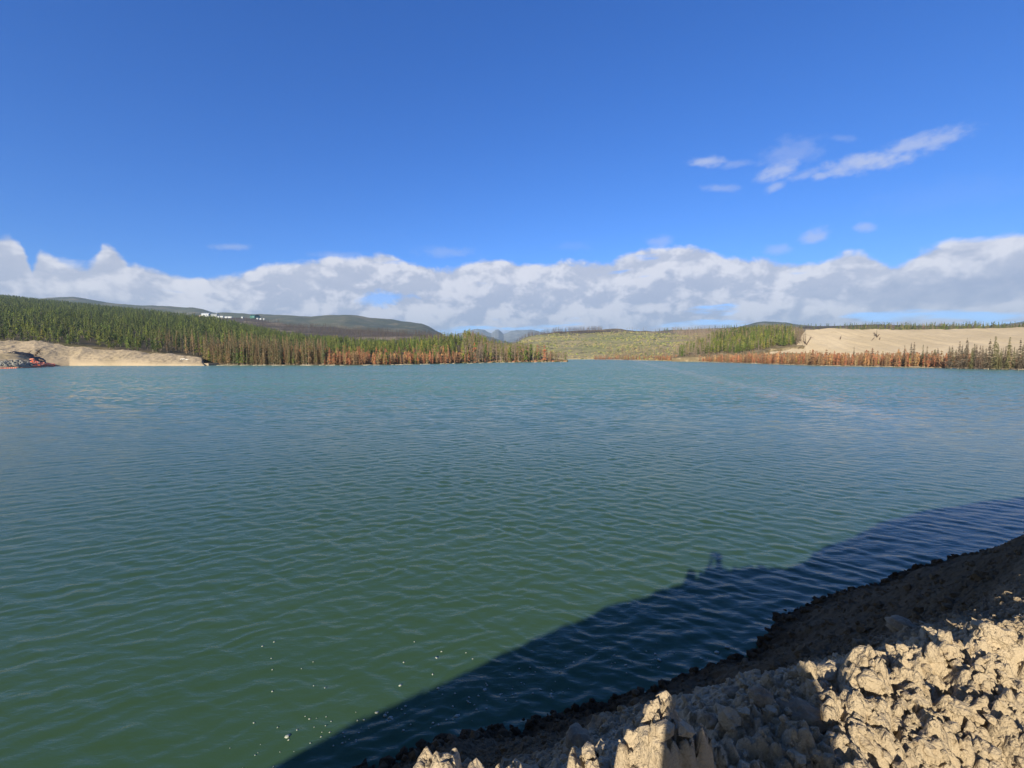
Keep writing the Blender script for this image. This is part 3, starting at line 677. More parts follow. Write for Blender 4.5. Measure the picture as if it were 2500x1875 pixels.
def plant(L, n, u0, u1, w0, w1, choose, dens=None):
    """scatter over a layer, even per ground area; choose(u, w, px v, rng) -> (kind, height, region) or None"""
    uu = np.linspace(u0, u1, 200); wt = (np.interp(uu, L.U, L.T[:, 1])**2 - np.interp(uu, L.U, L.B[:, 1])**2); wt = np.clip(wt, 1, None); cdf = np.cumsum(wt) / wt.sum()
    U = np.interp(rng.random(n), cdf, uu)
    yb = np.interp(U, L.U, L.B[:, 1]); yt = np.interp(U, L.U, L.T[:, 1]); q = rng.random(n)
    a = yb + (yt - yb) * w0; c_ = yb + (yt - yb) * w1
    Y = np.sqrt(a * a + q * (c_ * c_ - a * a)); W = (Y - yb) / (yt - yb)
    P = L.at(U, W)
    for i in range(n):
        r_ = choose(U[i], W[i], P[i])
        if r_: trees.append((r_[0], P[i][0], P[i][1], P[i][2], r_[1], rng.uniform(0, 6.28), rng.uniform(.8, 1.25), r_[2]))
nz2 = lambda P, s, k: float(perlin(np.array([P[0] * s]), np.array([P[1] * s]), k)[0])
def px(P):
    Yc = P[1] * CP + (CAMZ - P[2]) * SP; dn = (CAMZ - P[2]) * CP - P[1] * SP
    return 1250 + F * P[0] / Yc, 937.5 + F * dn / Yc
def choose_left(u, w, P):
    uu, vv = px(P); near = P[1]; e = rng.random() + .35 * nz2(P, .03, 5)
    hz = 8.5 + 1.8 * rng.normal() * .5
    if uu < 470:                                                   # green slope behind the sand
        if near < 300 and uu > 380: return ('brown_spruce' if e > .4 else 'pine_tree', rng.uniform(7, 11), 'L')
        if near < 290 and e > .3: return ('young_pine' if e > .75 else 'pine_tree', rng.uniform(4.0, 7.5), 'L')
        return ('pine_tree', rng.uniform(6, 9.5), 'L')
    if uu < 800:
        if near < 300: return ('brown_spruce', rng.uniform(8, 12.5), 'L') if e < .72 else (('rust_conifer' if near < 240 and e > .95 else 'young_pine' if e > .85 else 'pine_tree'), rng.uniform(5, 9), 'L')
        return ('pine_tree', rng.uniform(7, 10), 'L')
    if uu < 1150:
        if near < 262: return ('rust_conifer' if e < .9 else 'young_pine', rng.uniform(3.0, 6.6), 'L')
        if near < 300: return ('young_pine' if e > .45 else 'rust_conifer', rng.uniform(5, 8), 'L')
        if near < 350: return ('young_pine' if e > .4 else 'pine_tree', rng.uniform(6, 9), 'L')
        if uu > 1040 and near > 375 and e > .15: return ('sparse_pine', rng.uniform(7, 9.5), 'L')
        return ('pine_tree' if e > .25 else 'young_pine', rng.uniform(7, 9.5), 'L')
    if w < .06 and e < .5: return None
    return ('sparse_pine' if e < .75 else 'young_pine' if e > .92 else 'rust_conifer' if w < .3 else 'sparse_pine', rng.uniform(8.5, 12) if uu < 1330 else rng.uniform(5, 8), 'L')
plant(L1, 11500, -120, 1384, .0, 1.0, choose_left)
plant(L1, 420, 500, 1384, .0, .05, choose_left)
def front_left(u, w, P):
    uu, vv = px(P)
    if uu < 500: return None
    if uu < 790: return ('brown_spruce', rng.uniform(7.5, 12.0) if rng.random() < .6 else rng.uniform(4, 7), 'L') if rng.random() < .93 else ('rust_conifer', rng.uniform(2.5, 4), 'L')
    if uu < 1150: return ('rust_conifer', rng.uniform(2.8, 6.5), 'L')
    return ('sparse_pine', rng.uniform(5, 10), 'L') if rng.random() < .75 else ('rust_conifer', rng.uniform(2.5, 5), 'L')
plant(L1, 480, 500, 1384, .0, .02, front_left)
plant(L1, 420, 1130, 1384, .02, 1.0, lambda u, w, P: ('sparse_pine' if rng.random() < .85 else 'young_pine', rng.uniform(9, 12.5) if u < 1300 else rng.uniform(6, 8), 'L'))
# burnt hillside
def choose_burn(u, w, P):
    if nz2(P, .006, 8) + .3 * w < -.05 or (u < 640 and w > .9): return None
    if u < 600 and rng.random() < .8: return None
    return ('burnt_snag', rng.uniform(7, 11), 'H')
plant(L3, 7500, 480, 1180, .0, 1.0, choose_burn)
# scrubby hill: snags on the ridge, bushes elsewhere
plant(L5, 800, 1235, 1470, .88, 1.05, lambda u, w, P: ('burnt_snag' if rng.random() < .8 else 'pale_snag', rng.uniform(6, 9.5) * min(1, .45 + (u - 1235) / 120), 'R'))
plant(L5, 90, 1470, 1760, .6, 1.0, lambda u, w, P: ('pale_snag', rng.uniform(5, 9), 'R'))
plant(L5, 380, 1480, 1760, .0, .14, lambda u, w, P: ('pale_snag' if rng.random() < .75 else 'sparse_pine', rng.uniform(4, 9), 'R'))
plant(L5, 900, 1640, 1780, .1, 1.0, lambda u, w, P: ('pale_snag', rng.uniform(6, 10), 'R') if u > 1640 + 100 * (1 - w) * rng.random() else None)
plant(L9, 1500, 1600, 2620, .6, 1.0, lambda u, w, P: ('burnt_snag' if rng.random() < .55 else 'pine_tree', rng.uniform(6, 9), 'R'))
# knoll
def choose_knoll(u, w, P):
    e = rng.random() + .3 * nz2(P, .05, 11)
    if u < 1735: return ('pale_snag' if e < .8 else 'young_pine', rng.uniform(5, 9), 'R')
    if u > 1868 and w < .06: return None
    if u > 1935: return ('sparse_pine', rng.uniform(6, 9), 'R')
    if w > .5: return ('sparse_pine' if e < .50 else 'pine_tree', rng.uniform(7, 10), 'R')
    return ('young_pine' if e > .45 else 'pine_tree' if e > .30 else 'sparse_pine', rng.uniform(5.5, 8.5), 'R')
plant(L6, 1500, 1660, 1966, .05, 1.0, choose_knoll)
plant(L8, 900, 2030, 2640, .4, 1.0, lambda u, w, P: ('sparse_pine' if rng.random() < .65 else 'pine_tree', rng.uniform(6, 9.5) * min(1, .5 + (u - 2030) / 200), 'R'))
# rust strip along the right shore
def choose_strip(u, w, P):
    e = rng.random(); h = np.interp(u, [1450, 1600, 1750, 1900, 2050, 2200, 2500], [3.2, 4.4, 5.2, 5.9, 5.8, 6.0, 5.2])
    if u < 1560 and e < .35: return ('pale_snag', h * 1.3, 'R')
    if u > 2230 and e < (u - 2230) / 380.: return ('dead_spruce' if e < .5 else 'brown_spruce', rng.uniform(4, 8), 'S')
    return (('rust_conifer' if e < .93 else 'sparse_pine'), h * rng.uniform(.45, 1.0) * (1.35 if rng.random() < .06 else 1), 'R')
plant(L6b, 2700, 1452, 2620, .01, .8, choose_strip)
plant(L6b, 330, 1600, 2330, .0, .08, choose_strip)
# the tall spruces on the right shore: (px, top v)
talls = [(2083,846),(2128,848),(2192,848),(2206,842),(2222,838),(2229,835),(2251,840),(2261,845),(2315,845),(2322,843),(2339,833),(2346,842),(2357,825),(2360,836),(2376,838),(2381,840),(2390,842),(2396,844),(2413,828),(2426,820),(2433,838),(2441,850),(2460,822),(2452,845),(2487,825),(2497,830),(2512,826),(2540,834),(2005,858),(2325,852),(2280,852),(2370,850),(2404,850)]
talls.sort()
for i, (u, vt) in enumerate(talls):
    vb = np.interp(u, [a for a, b_ in SHV], [b_ for a, b_ in SHV]) - (.5 if i % 3 else 2.0) - (1.5 if u < 2300 else 0)
    P = gpt(u, vb, .4); h = (vb - vt) / F * P[1] + .3
    trees.append(('dead_spruce', P[0], P[1], .1, h, rng.uniform(0, 6.28), rng.uniform(.85, 1.15), 'T%d' % i))

# individuals: up to the limit of each kind the ones that show largest and in frame
META = {'pine_tree': ('tree', 'green pine in the front rows of the dense green wood', 'green pines of the wooded slopes'),
 'young_pine': ('tree', 'bushy yellow-green pine among the shoreline wood', 'yellow-green pines near the shore'),
 'brown_spruce': ('tree', 'narrow brownish-green spruce in the drowned front rank of the left shore wood', 'brownish spruces of the left shore'),
 'rust_conifer': ('tree', 'small dead conifer with rust-red needles standing at the waterline', 'rust-red dead conifers at the waterline'),
 'sparse_pine': ('tree', 'tall grey-brown pine with bare trunk and sparse crown', 'sparse grey-brown pines'),
 'dead_spruce': ('tree', 'short dark dead spruce among the tall spruces of the right shore', 'short dark spruces of the right shore'),
 'burnt_snag': ('dead tree', 'blackened branchless tree trunk on the burnt ridge', 'burnt trunks on the ridge'),
 'pale_snag': ('dead tree', 'bare pale grey dead trunk on the right hillside', 'pale dead trunks of the right hillside')}
LIM = {'pine_tree': 290, 'young_pine': 200, 'brown_spruce': 290, 'rust_conifer': 290, 'sparse_pine': 280, 'dead_spruce': 250, 'burnt_snag': 250, 'pale_snag': 200}
MESH = {}
def variant(kind, i):
    if (kind, i) not in MESH:
        (cv_, cf, cc_), (tv, tf, tcx) = KINDS[kind][i]
        MESH[kind, i] = (mesh_np('crown', cv_, cf, M_tree, cc_), mesh_np('trunk', tv, tf, M_tree, tcx))
    return MESH[kind, i]
NAMES = {'burnt_snag': 'burnt_snag', 'pale_snag': 'bare_snag'}
ORD = ['first','second','third','fourth','fifth','sixth','seventh','eighth','ninth','tenth','eleventh','twelfth','thirteenth','fourteenth','fifteenth','sixteenth','seventeenth','eighteenth','nineteenth','twentieth','twenty-first','twenty-second','twenty-third','twenty-fourth','twenty-fifth','twenty-sixth','twenty-seventh','twenty-eighth','twenty-ninth','thirtieth','thirty-first','thirty-second','thirty-third']
rest = []
in_t = [i for i, (u, vt) in enumerate(talls) if u < 2500]
REG = {'pine_tree': [(0, 230, 'green pine on the far left slope above the high end of the sand bank'), (230, 505, 'green pine in the wood above the low right end of the sand bank'), (505, 820, 'green pine behind the brownish front rank of the left shore'), (820, 1400, 'green pine on the low knoll above the rust-red shoreline trees'), (1400, 1975, 'green pine on the wooded knoll left of the pale sand face'), (1975, 2600, 'green pine on the skyline above the pale sand face')],
 'young_pine': [(0, 505, 'yellow-green pine at the edge of the wood just above the sand bank'), (505, 850, 'yellow-green pine among brownish spruces on the left shore'), (850, 1120, 'yellow-green pine just above the rust-red trees of the left shore'), (1120, 1400, 'yellow-green pine on the narrow wooded point'), (1400, 1740, 'yellow-green pine on the brown slope left of the knoll'), (1740, 2600, 'yellow-green pine on the knoll beside the sand face')],
 'brown_spruce': [(0, 505, 'brownish spruce directly above the low end of the sand bank'), (505, 660, 'tall brownish spruce at the waterline just right of the sand bank'), (660, 1100, 'brownish-green spruce at the waterline left of the rust-red trees'), (1100, 2600, 'brownish spruce standing among the dark spruces of the right shore')],
 'rust_conifer': [(0, 830, 'rust-brown conifer at the foot of the brownish spruces, left shore'), (830, 1000, 'rust-red conifer at the waterline below the yellow-green pines'), (1000, 1400, 'rust-red conifer on the wooded point reaching into the lake'), (1400, 1900, 'low rust-red conifer in the right shore strip below the knoll'), (1900, 2200, 'rust-red conifer in the shore strip below the pale sand face'), (2200, 2600, 'rust-brown conifer between the tall dark spruces at the right')],
 'sparse_pine': [(0, 1185, 'sparse grey-brown pine on top of the low knoll in the middle'), (1185, 1290, 'tall bare-trunked pine on the neck of the wooded point'), (1290, 1400, 'bare-trunked pine near the tip of the wooded point'), (1400, 1735, 'sparse pine along the far shore of the scrubby hill'), (1735, 1975, 'sparse grey-brown pine at the top of the knoll by the sand face'), (1975, 2600, 'sparse pine on the skyline behind the pale sand face')],
 'burnt_snag': [(0, 1200, 'burnt black trunk on the dark hillside left of the valley gap'), (1200, 1330, 'burnt trunk on the sloping left shoulder of the scrubby hill'), (1330, 1500, 'burnt trunk in the row along the top of the scrubby hill'), (1500, 2600, 'burnt trunk on the skyline to the right of the scrubby hill')],
 'pale_snag': [(0, 1500, 'pale dead trunk on the ridge of the scrubby hill'), (1500, 1640, 'pale dead trunk standing on the far shore of the scrubby hill'), (1640, 1735, 'pale dead trunk on the brown slope left of the green knoll'), (1735, 2600, 'pale dead trunk on the green knoll')]}
def region_label(t):
    u, v = px((t[1], t[2], t[3] + t[4] / 2))
    for a, b_, l_ in REG.get(t[0], []):
        if a <= u < b_: return l_
    return None
def add_tree(t, lab=None, grp=None):
    if lab is None:
        lab = region_label(t); grp = lab and lab.replace('pine ', 'pines ', 1).replace('spruce ', 'spruces ', 1).replace('conifer ', 'conifers ', 1).replace('trunk ', 'trunks ', 1)
    kind, x, y, z, h, rot, sx, reg = t
    i = rng.integers(len(KINDS[kind])); cm, tm = variant(kind, i)
    o = empty(NAMES.get(kind, kind), (x, y, z), rot); o.scale = (h * sx, h * sx, h)
    link('trunk', tm, o); link('crown' if 'snag' not in kind else 'twigs', cm, o)
    m_ = META[kind]; tag(o, lab or m_[1], m_[0], grp or m_[2])
for kind in KINDS:
    L = [t for t in trees if t[0] == kind]
    tall = [t for t in L if t[7][0] == 'T']; L = [t for t in L if t[7][0] != 'T']
    for t in tall:
        i = int(t[7][1:])
        if i in in_t:
            k = len(in_t) - 1 - in_t.index(i)
            add_tree(t, 'dark dead spruce by the pale sand, %s tall one from the right' % ORD[k], 'tall spruces of the right shore')
        else: rest.append(t)
    def size(t):
        u, v = px((t[1], t[2], t[3] + t[4] / 2))
        if not 0 < u < 2500: return 0
        return t[4] / t[2] * (1.5 if t[2] < 216 or t[7][0] in 'RS' else 1)
    L.sort(key=size, reverse=True)
    n = LIM[kind] - len(tall)
    L1_ = [t for t in L[:n] if size(t) > 0]
    for t in L1_: add_tree(t)
    rest += L[len(L1_):]
# all remaining trees: dense woods that read as masses
NAMES_M = {'pine_tree': ('green_forest', 'dense green conifer forest covering the left slope and ridges', 'forest'), 'young_pine': ('yellow_green_woodland', 'yellow-green pine wood behind the shore trees', 'forest'),
 'brown_spruce': ('brownish_woodland', 'brownish spruce wood behind the left shore', 'forest'), 'rust_conifer': ('rust_woodland', 'mass of rust-red dead conifers behind the front row', 'forest'),
 'sparse_pine': ('sparse_woodland', 'thin grey-brown pine wood', 'forest'), 'dead_spruce': ('dark_spruce_thicket', 'dark dead spruce thicket on the right shore', 'forest'),
 'burnt_snag': ('burnt_forest', 'burnt black tree trunks covering the hillside beyond', 'burnt forest'), 'pale_snag': ('bare_snag_forest', 'bare pale dead trees on the right slopes', 'dead forest')}
for kind in KINDS:
    L = [t for t in rest if t[0] == kind]
    if not L: continue
    parts = []
    for t in L:
        src = LO.get(kind) if (t[2] > 300 and kind in LO) else KINDS[kind]
        (cv_, cf, cc_), (tv, tf, tcx) = src[rng.integers(len(src))]
        c_, s_ = math.cos(t[5]), math.sin(t[5]); q = t[4] * t[6]
        A = np.array([[c_ * q, -s_ * q, 0], [s_ * q, c_ * q, 0], [0, 0, t[4]]])
        k = rng.uniform(.6, 1.4)
        parts.append((cv_ @ A.T + t[1:4], cf, np.array(cc_) * k))
        if t[2] < 340 or 'snag' in kind: parts.append((tv @ A.T + t[1:4], tf, np.array(tcx)))
    V, Fc, Tn = merge(parts); nm = NAMES_M[kind]
    tag(link(nm[0], mesh_np(nm[0], V, Fc, M_tree, Tn)), nm[1], nm[2], None, 'stuff')
# low scrub on the olive hill and among the left point
bushes = [blob(1, 300 + i, .6, 1.5, .8) for i in range(8)]
parts = []
n = 5200
U = rng.uniform(1262, 1760, n); W = rng.random(n)**1.0 * .9; P = L5.at(U, W)
for i in range(n):
    a = nz2(P[i], .02, 77)
    if rng.random() > .55 + a: continue
    V, Fc = bushes[rng.integers(8)]; r_ = rng.uniform(.35, 1.1)
    c_ = [(.24, .27, .085), (.30, .285, .11), (.11, .13, .05), (.32, .27, .15)][rng.integers(4)]
    parts.append((V * (r_ * 1.3, r_ * 1.3, r_) + P[i] + (0, 0, r_ * .3), Fc, c_))
n = 900
U = rng.uniform(1120, 1384, n); W = rng.random(n) * .3; P = L1.at(U, W)
for i in range(n):
    V, Fc = bushes[rng.integers(8)]; r_ = rng.uniform(.4, 1.0)
    parts.append((V * (r_ * 1.3, r_ * 1.3, r_) + P[i] + (0, 0, r_ * .3), Fc, [(.13, .12, .05), (.2, .16, .10), (.26, .13, .07)][rng.integers(3)]))
V, Fc, Tn = merge(parts)
tag(link('low_scrub', mesh_np('low_scrub', V, Fc, M_tree, Tn)), 'low olive scrub covering the right-hand hillside', 'scrub', None, 'stuff')

# ------------------------------------------------------------------ box / prism helpers for man-made things
class MB:
    def __init__(s): s.p = []
    def box(s, c, d, rz=0.0, rx=0.0, taper=(1, 1)):
        q = np.array([[x, y, z] for x in (-.5, .5) for y in (-.5, .5) for z in (-.5, .5)]); k = q[:, 2] > 0
        q[k, 0] *= taper[0]; q[k, 1] *= taper[1]
        V = (q * d) @ (rotz(rz) @ rotx(rx)).T + c
        Fq = [(0, 1, 3, 2), (4, 6, 7, 5), (0, 4, 5, 1), (2, 3, 7, 6), (0, 2, 6, 4), (1, 5, 7, 3)]
        s.p.append((V, np.array([(a, b_, c_) for a, b_, c_, d_ in Fq] + [(a, c_, d_) for a, b_, c_, d_ in Fq]), (1, 1, 1))); return s
    def tube(s, a, b_, r0, r1=None, n=8):
        a = np.array(a, float); b_ = np.array(b_, float); r1 = r0 if r1 is None else r1; d = b_ - a; L = np.linalg.norm(d); d /= L
        u = np.cross(d, (0, 0, 1)) if abs(d[2]) < .9 else np.cross(d, (1, 0, 0)); u /= np.linalg.norm(u); v = np.cross(d, u)
        th = np.arange(n) * 2 * np.pi / n; ring = np.cos(th)[:, None] * u + np.sin(th)[:, None] * v
        V = np.concatenate([a + ring * r0, b_ + ring * r1, [a], [b_]]); Fc = []
        for k in range(n):
            j = (k + 1) % n; Fc += [(k, j, n + j), (k, n + j, n + k), (2 * n, j, k), (2 * n + 1, n + k, n + j)]
        s.p.append((V, np.array(Fc), (1, 1, 1))); return s
    def prism(s, poly, x0, x1):     # poly in (y, z), extruded along x
        n = len(poly); V = [(x0, y, z) for y, z in poly] + [(x1, y, z) for y, z in poly]; Fc = []
        for k in range(n):
            j = (k + 1) % n; Fc += [(k, j, n + j), (k, n + j, n + k)]
        for k in range(1, n - 1): Fc += [(0, k + 1, k), (n, n + k, n + k + 1)]
        s.p.append((np.array(V, float), np.array(Fc), (1, 1, 1))); return s
    def build(s, name, mat, parent=None, smooth=False):
        V, Fc, _ = merge(s.p); return link(name, mesh_np(name, V, Fc, mat, smooth=smooth), parent)
M_white = mat_plain('white_paint', (.70, .71, .72), .35, 0, .04); M_glass = mat_plain('dark_glass', (.03, .035, .04), .1)
M_tyre = mat_plain('black_rubber', (.02, .02, .02), .8); M_steel = mat_plain('galvanised_steel', (.45, .47, .5), .4, .6)
M_clad = mat_plain('white_cladding', (.46, .52, .60), .5, 0, .06, .2); M_clad2 = mat_plain('grey_cladding', (.26, .30, .34), .6, 0, .1, .2)
M_gclad = mat_plain('green_cladding', (.03, .16, .14), .6, 0, .2, .2); M_groof = mat_plain('dark_green_roof', (.015, .05, .06), .6, 0, .2, .2)
M_pink = mat_plain('pinkish_cladding', (.52, .38, .32), .7, 0, .1, .2)

# pickup on the foot of the left sand bank
def on_layer(L, u, w): return L.at(np.array([float(u)]), np.array([float(w)]))[0]
def flat_pad(u, v, Y):
    return pt(u, v, Y)
base = pt(449, 885.6, 203.5)
pk = empty('pickup_truck', base, R(188)); tag(pk, 'white pickup truck parked on the shelf at the foot of the left sand bank', 'pickup truck')
body = MB(); body.prism([(-.95, .45), (.95, .45), (.98, .75), (.95, 1.12), (-.95, 1.12), (-.98, .75)], -2.75, 2.75); body.prism([(-.93, 1.12), (.93, 1.12), (.9, 1.25), (-.9, 1.25)], .95, 2.6).build('body', M_white, pk)
cab = MB().box((.0, 0, 1.5), (2.5, 1.75, .8), taper=(.72, .86)).build('cab', M_white, pk)
MB().box((1.02, 0, 1.5), (.06, 1.45, .5)).box((-1.02, 0, 1.52), (.06, 1.35, .46)).build('windscreen', M_glass, cab)
for sy in (-1, 1): MB().box((.45, sy * .83, 1.52), (.8, .05, .42)).box((-.5, sy * .83, 1.52), (.8, .05, .42)).build('side_window', M_glass, cab)
MB().box((-1.95, 0, 1.40), (1.6, 1.7, .5), taper=(.95, .9)).build('canopy', M_white, pk)
MB().box((2.78, 0, .62), (.12, 1.8, .25)).build('bumper', M_steel, pk); MB().box((-2.80, 0, .62), (.12, 1.8, .25)).build('bumper', M_steel, pk)
for sy in (-1, 1): MB().box((2.77, sy * .75, .95), (.05, .3, .18)).build('headlight', M_steel, pk)
for sx in (-1.75, 1.75):
    for sy in (-1, 1):
        wh = MB().tube((sx, sy * .75, .38), (sx, sy * 1.0, .38), .4, n=16).build('wheel', M_tyre, pk, True)
        MB().tube((sx, sy * 1.001, .38), (sx, sy * 1.02, .38), .22, n=12).build('rim', M_steel, wh)
tb = pt(467, 886.6, 201)
tr = empty('boat_trailer', tb, R(176)); tag(tr, 'low white boat trailer standing just right of the pickup', 'trailer')
MB().box((0, .55, .55), (3.0, .12, .14)).box((0, -.55, .55), (3.0, .12, .14)).box((1.2, 0, .55), (.12, 1.2, .12)).box((-1.2, 0, .55), (.12, 1.2, .12)).box((0, 0, .55), (.12, 1.2, .12)).tube((1.5, 0, .55), (2.6, 0, .5), .07).build('frame', M_white, tr)
for sy in (-1, 1):
    MB().tube((-.3, sy * .75, .32), (-.3, sy * .95, .32), .32, n=14).build('wheel', M_tyre, tr, True)
    MB().box((-.3, sy * .85, .75), (.9, .28, .1)).build('fender', M_white, tr)
MB().box((-.2, 0, .85), (2.4, 1.0, .45), taper=(.9, .8)).build('load', M_white, tr)
pad = MB().box((0, 0, -.6), (26, 9, 1.2), taper=(.94, .8)); po = pad.build('parking_shelf', m_sand2); po.location = pt(455, 886.5, 202.5); po.rotation_euler = (0, 0, R(3)); tag(po, kind='structure')

# camp buildings on the far hill
def hall(u, v, Y, w_, d, h, wallm, roofm, name, lab, rz=0.0, cat='building', door=True, flat=.35):
    w_ *= .85; P = pt(u, v, Y); o = empty(name, P, rz); tag(o, lab, cat)
    MB().box((0, 0, h * .3 - 1), (w_, d, h * .6 + 2)).build('wall', wallm, o)
    MB().prism([(-d / 2 - .3, h * .6), (-d / 2 * flat - .5, h * .92), (0, h), (d / 2 * flat + .5, h * .92), (d / 2 + .3, h * .6)], -w_ / 2 - .3, w_ / 2 + .3).build('roof', roofm, o)
    if door: MB().box((w_ * .2, -d / 2 - .03, h * .2), (w_ * .16, .1, h * .4)).build('door', M_clad2, o)
    return o
hall(504, 771.5, 1235, 22, 16, 8.5, M_clad, M_clad, 'fabric_hangar', 'large white fabric hangar on the ridge above the forest', R(8))
hall(524, 771.8, 1240, 22, 12, 6.5, M_clad2, M_clad2, 'workshop_shed', 'grey shed directly right of the large white hangar', R(4))
hall(489, 771.5, 1240, 12, 8, 3.2, M_pink, M_clad, 'site_cabin', 'low pale cabin directly left of the large white hangar', 0, 'cabin')
hall(623, 776, 1205, 20, 18, 8.5, M_gclad, M_groof, 'green_building', 'dark green building standing on the burnt ridge', R(-20))
for u, v, w_, lab in [(534,773.5,7,'small white cabin left of the row, nearest the grey shed'),(542,773.5,9,'white cabin second in the row right of the grey shed'),(553,774.8,8,'white cabin third in the row right of the grey shed'),(562,774.8,11,'longest white cabin at the right end of the row'),
                      (592,775.5,5,'lone white cabin with pointed roof left of the green building'),(629,778.5,5,'white tent-like hut just below the green building'),(637,779,5,'white hut right of the green building'),(645,779.5,4,'rightmost small white hut on the burnt ridge')]:
    hall(u, v, 1190, w_, 5, 2.5, M_clad, M_white, 'site_cabin', lab, rng.uniform(-.1, .1), 'cabin', w_ > 6)
hall(411, 767.5, 1240, 22, 8, 4.0, M_pink, M_pink, 'site_cabin', 'long pinkish cabin seen over the forest, left of all the camp', 0, 'cabin')
hall(431, 769, 1240, 16, 8, 3.2, M_clad, M_clad, 'site_cabin', 'long pale grey cabin between the pinkish one and the hangar', 0, 'cabin')
mast = MB().tube((0, 0, -2), (0, 0, 10), .35, .15).box((0, 0, 9.5), (1.2, .6, 1.2)).build('radio_mast', M_steel); mast.location = pt(529, 772, 1230); tag(mast, 'thin mast sticking up right of the grey shed', 'mast')

# ------------------------------------------------------------------ debris on the left point: mound, tarp roll, rocks, orange floats, stumps
Lm = Layer([(-300,899.5,None,868,178),(-60,899.5,None,860,178),(0,899,None,862,178),(20,898.5,None,862,179),(45,898,None,864,180),(70,897,None,870,182),(95,896,None,879,184),(115,895,None,886,186),(132,894,None,891,189)], .75, .3, .1, 22)
m_till = mat_ground('dark_till', (.36, .30, .19), (.46, .38, .26), (.20, .17, .13), (.15, .8), 1, .1, 1.5)
Lm.mesh('earth_point', m_till, 160, 40, detail=sand_detail(.35))
M_tarp = mat_plain('black_geotextile', (.030, .030, .036), .55, 0, .35, .6)
tarp_pts = [(22,866,1.0),(34,862,1.5),(48,865,2.0),(62,868,2.4),(76,873,2.6),(90,879,2.4),(100,883,1.6),(109,886,.6)]
C_ = np.array([pt(u, v, 180 + i * .5) for i, (u, v, r) in enumerate(tarp_pts)]); tt = np.linspace(0, len(tarp_pts) - 1, 70)
cc_ = np.stack([np.interp(tt, np.arange(len(tarp_pts)), C_[:, i]) for i in range(3)], -1); rr_ = np.interp(tt, np.arange(len(tarp_pts)), [p[2] for p in tarp_pts])
th_ = np.linspace(0, 2 * np.pi, 25)[:-1]; Vt = []
for i, (c_, r_) in enumerate(zip(cc_, rr_)):
    for a in th_:
        q = r_ * (1 + .3 * math.sin(i * .9 + a * 3) * .4 + .25 * float(perlin(np.array([i * .35]), np.array([a * 1.3]), 4)[0]))
        Vt.append((c_[0], c_[1] + q * 1.1 * math.cos(a), c_[2] + .45 * q * math.sin(a)))
Ft = [(i * 24 + k, i * 24 + (k + 1) % 24, (i + 1) * 24 + (k + 1) % 24, (i + 1) * 24 + k) for i in range(69) for k in range(24)]
tag(link('geotextile_sheet', mesh_np('geotextile_sheet', Vt, Ft, M_tarp, smooth=True)), 'long black crumpled sheet lying down the slope above the orange floats', 'tarp')
# grey rocks along the foot
m_rub = mat_ground('rubble_rock', (.12, .13, .12), (.26, .26, .24), (.42, .42, .40), (.5, 3), .9)
rubs = [blob(2, 400 + i, .5, 1.1, .8) for i in range(6)]; rubm = [mesh_np('rubble_rock', V, Fc, m_rub, smooth=False) for V, Fc in rubs]
for i in range(85):
    u = rng.uniform(0, 84); q = rng.random()
    P = pt(u, 884 + 10 * q + (u > 60) * 2 * (1 - q), 176 - 11 * q); P[2] = float(Lm.at(np.array([u]), np.array([.30 * (1 - q) + .05]))[0][2]) + .1; P[:2] = Lm.at(np.array([u]), np.array([.30 * (1 - q) + .05]))[0][:2]
    o = link('rubble_rock', rubm[i % 6], loc=P); s_ = rng.uniform(.25, .75); o.scale = (s_ * 1.3, s_, s_); o.rotation_euler = (rng.uniform(0, 3), rng.uniform(0, 3), rng.uniform(0, 6))
    tag(o, 'grey broken rock in the rubble row above the line of floats', 'rock', 'grey rubble rocks on the left point')
# orange floats
M_or = mat_plain('orange_plastic', (.78, .17, .09), .45, 0, .15, .5); M_or2 = mat_plain('faded_orange_plastic', (.80, .30, .20), .5, 0, .15, .5)
import bmesh
def float_mesh(mat):
    prof = [(-.75, 0), (-.72, .14), (-.6, .26), (-.35, .31), (0, .32), (.35, .31), (.6, .26), (.72, .14), (.75, 0)]
    Vv, Ff = [], []
    for x, r_ in prof:
        for k in range(12): a = 6.2832 * k / 12; Vv.append((x, r_ * math.cos(a), r_ * math.sin(a)))
    for j in range(8):
        for k in range(12): Ff.append((j * 12 + k, j * 12 + (k + 1) % 12, (j + 1) * 12 + (k + 1) % 12, (j + 1) * 12 + k))
    return mesh_np('boom_float', Vv, Ff, mat, smooth=True)
fm = [float_mesh(M_or), float_mesh(M_or2)]
ring = MB().tube((.74, 0, 0), (.9, 0, 0), .06).tube((-.9, 0, 0), (-.74, 0, 0), .06)
Vr, Fr, _ = merge(ring.p); rme = mesh_np('shackle', Vr, Fr, M_steel)
def afloat(P, rz, ry, s_, m_, lab, grp):
    o = link('boom_float', fm[m_], loc=P); o.rotation_euler = (0, ry, rz); o.scale = (s_, s_, s_)
    link('shackle', rme, o); tag(o, lab, 'boom float', grp)
for i in range(26):
    u = -2 + i * 5.0; v = np.interp(u, [0, 60, 100, 134], [899.6, 897.6, 896, 893.6]); P = gpt(u, v, .12)
    afloat(P, rng.uniform(-.3, .3) - .1, 0, .62, i % 2, 'orange float in the single line of floats along the water edge', 'orange floats strung along the water edge')
k = 0
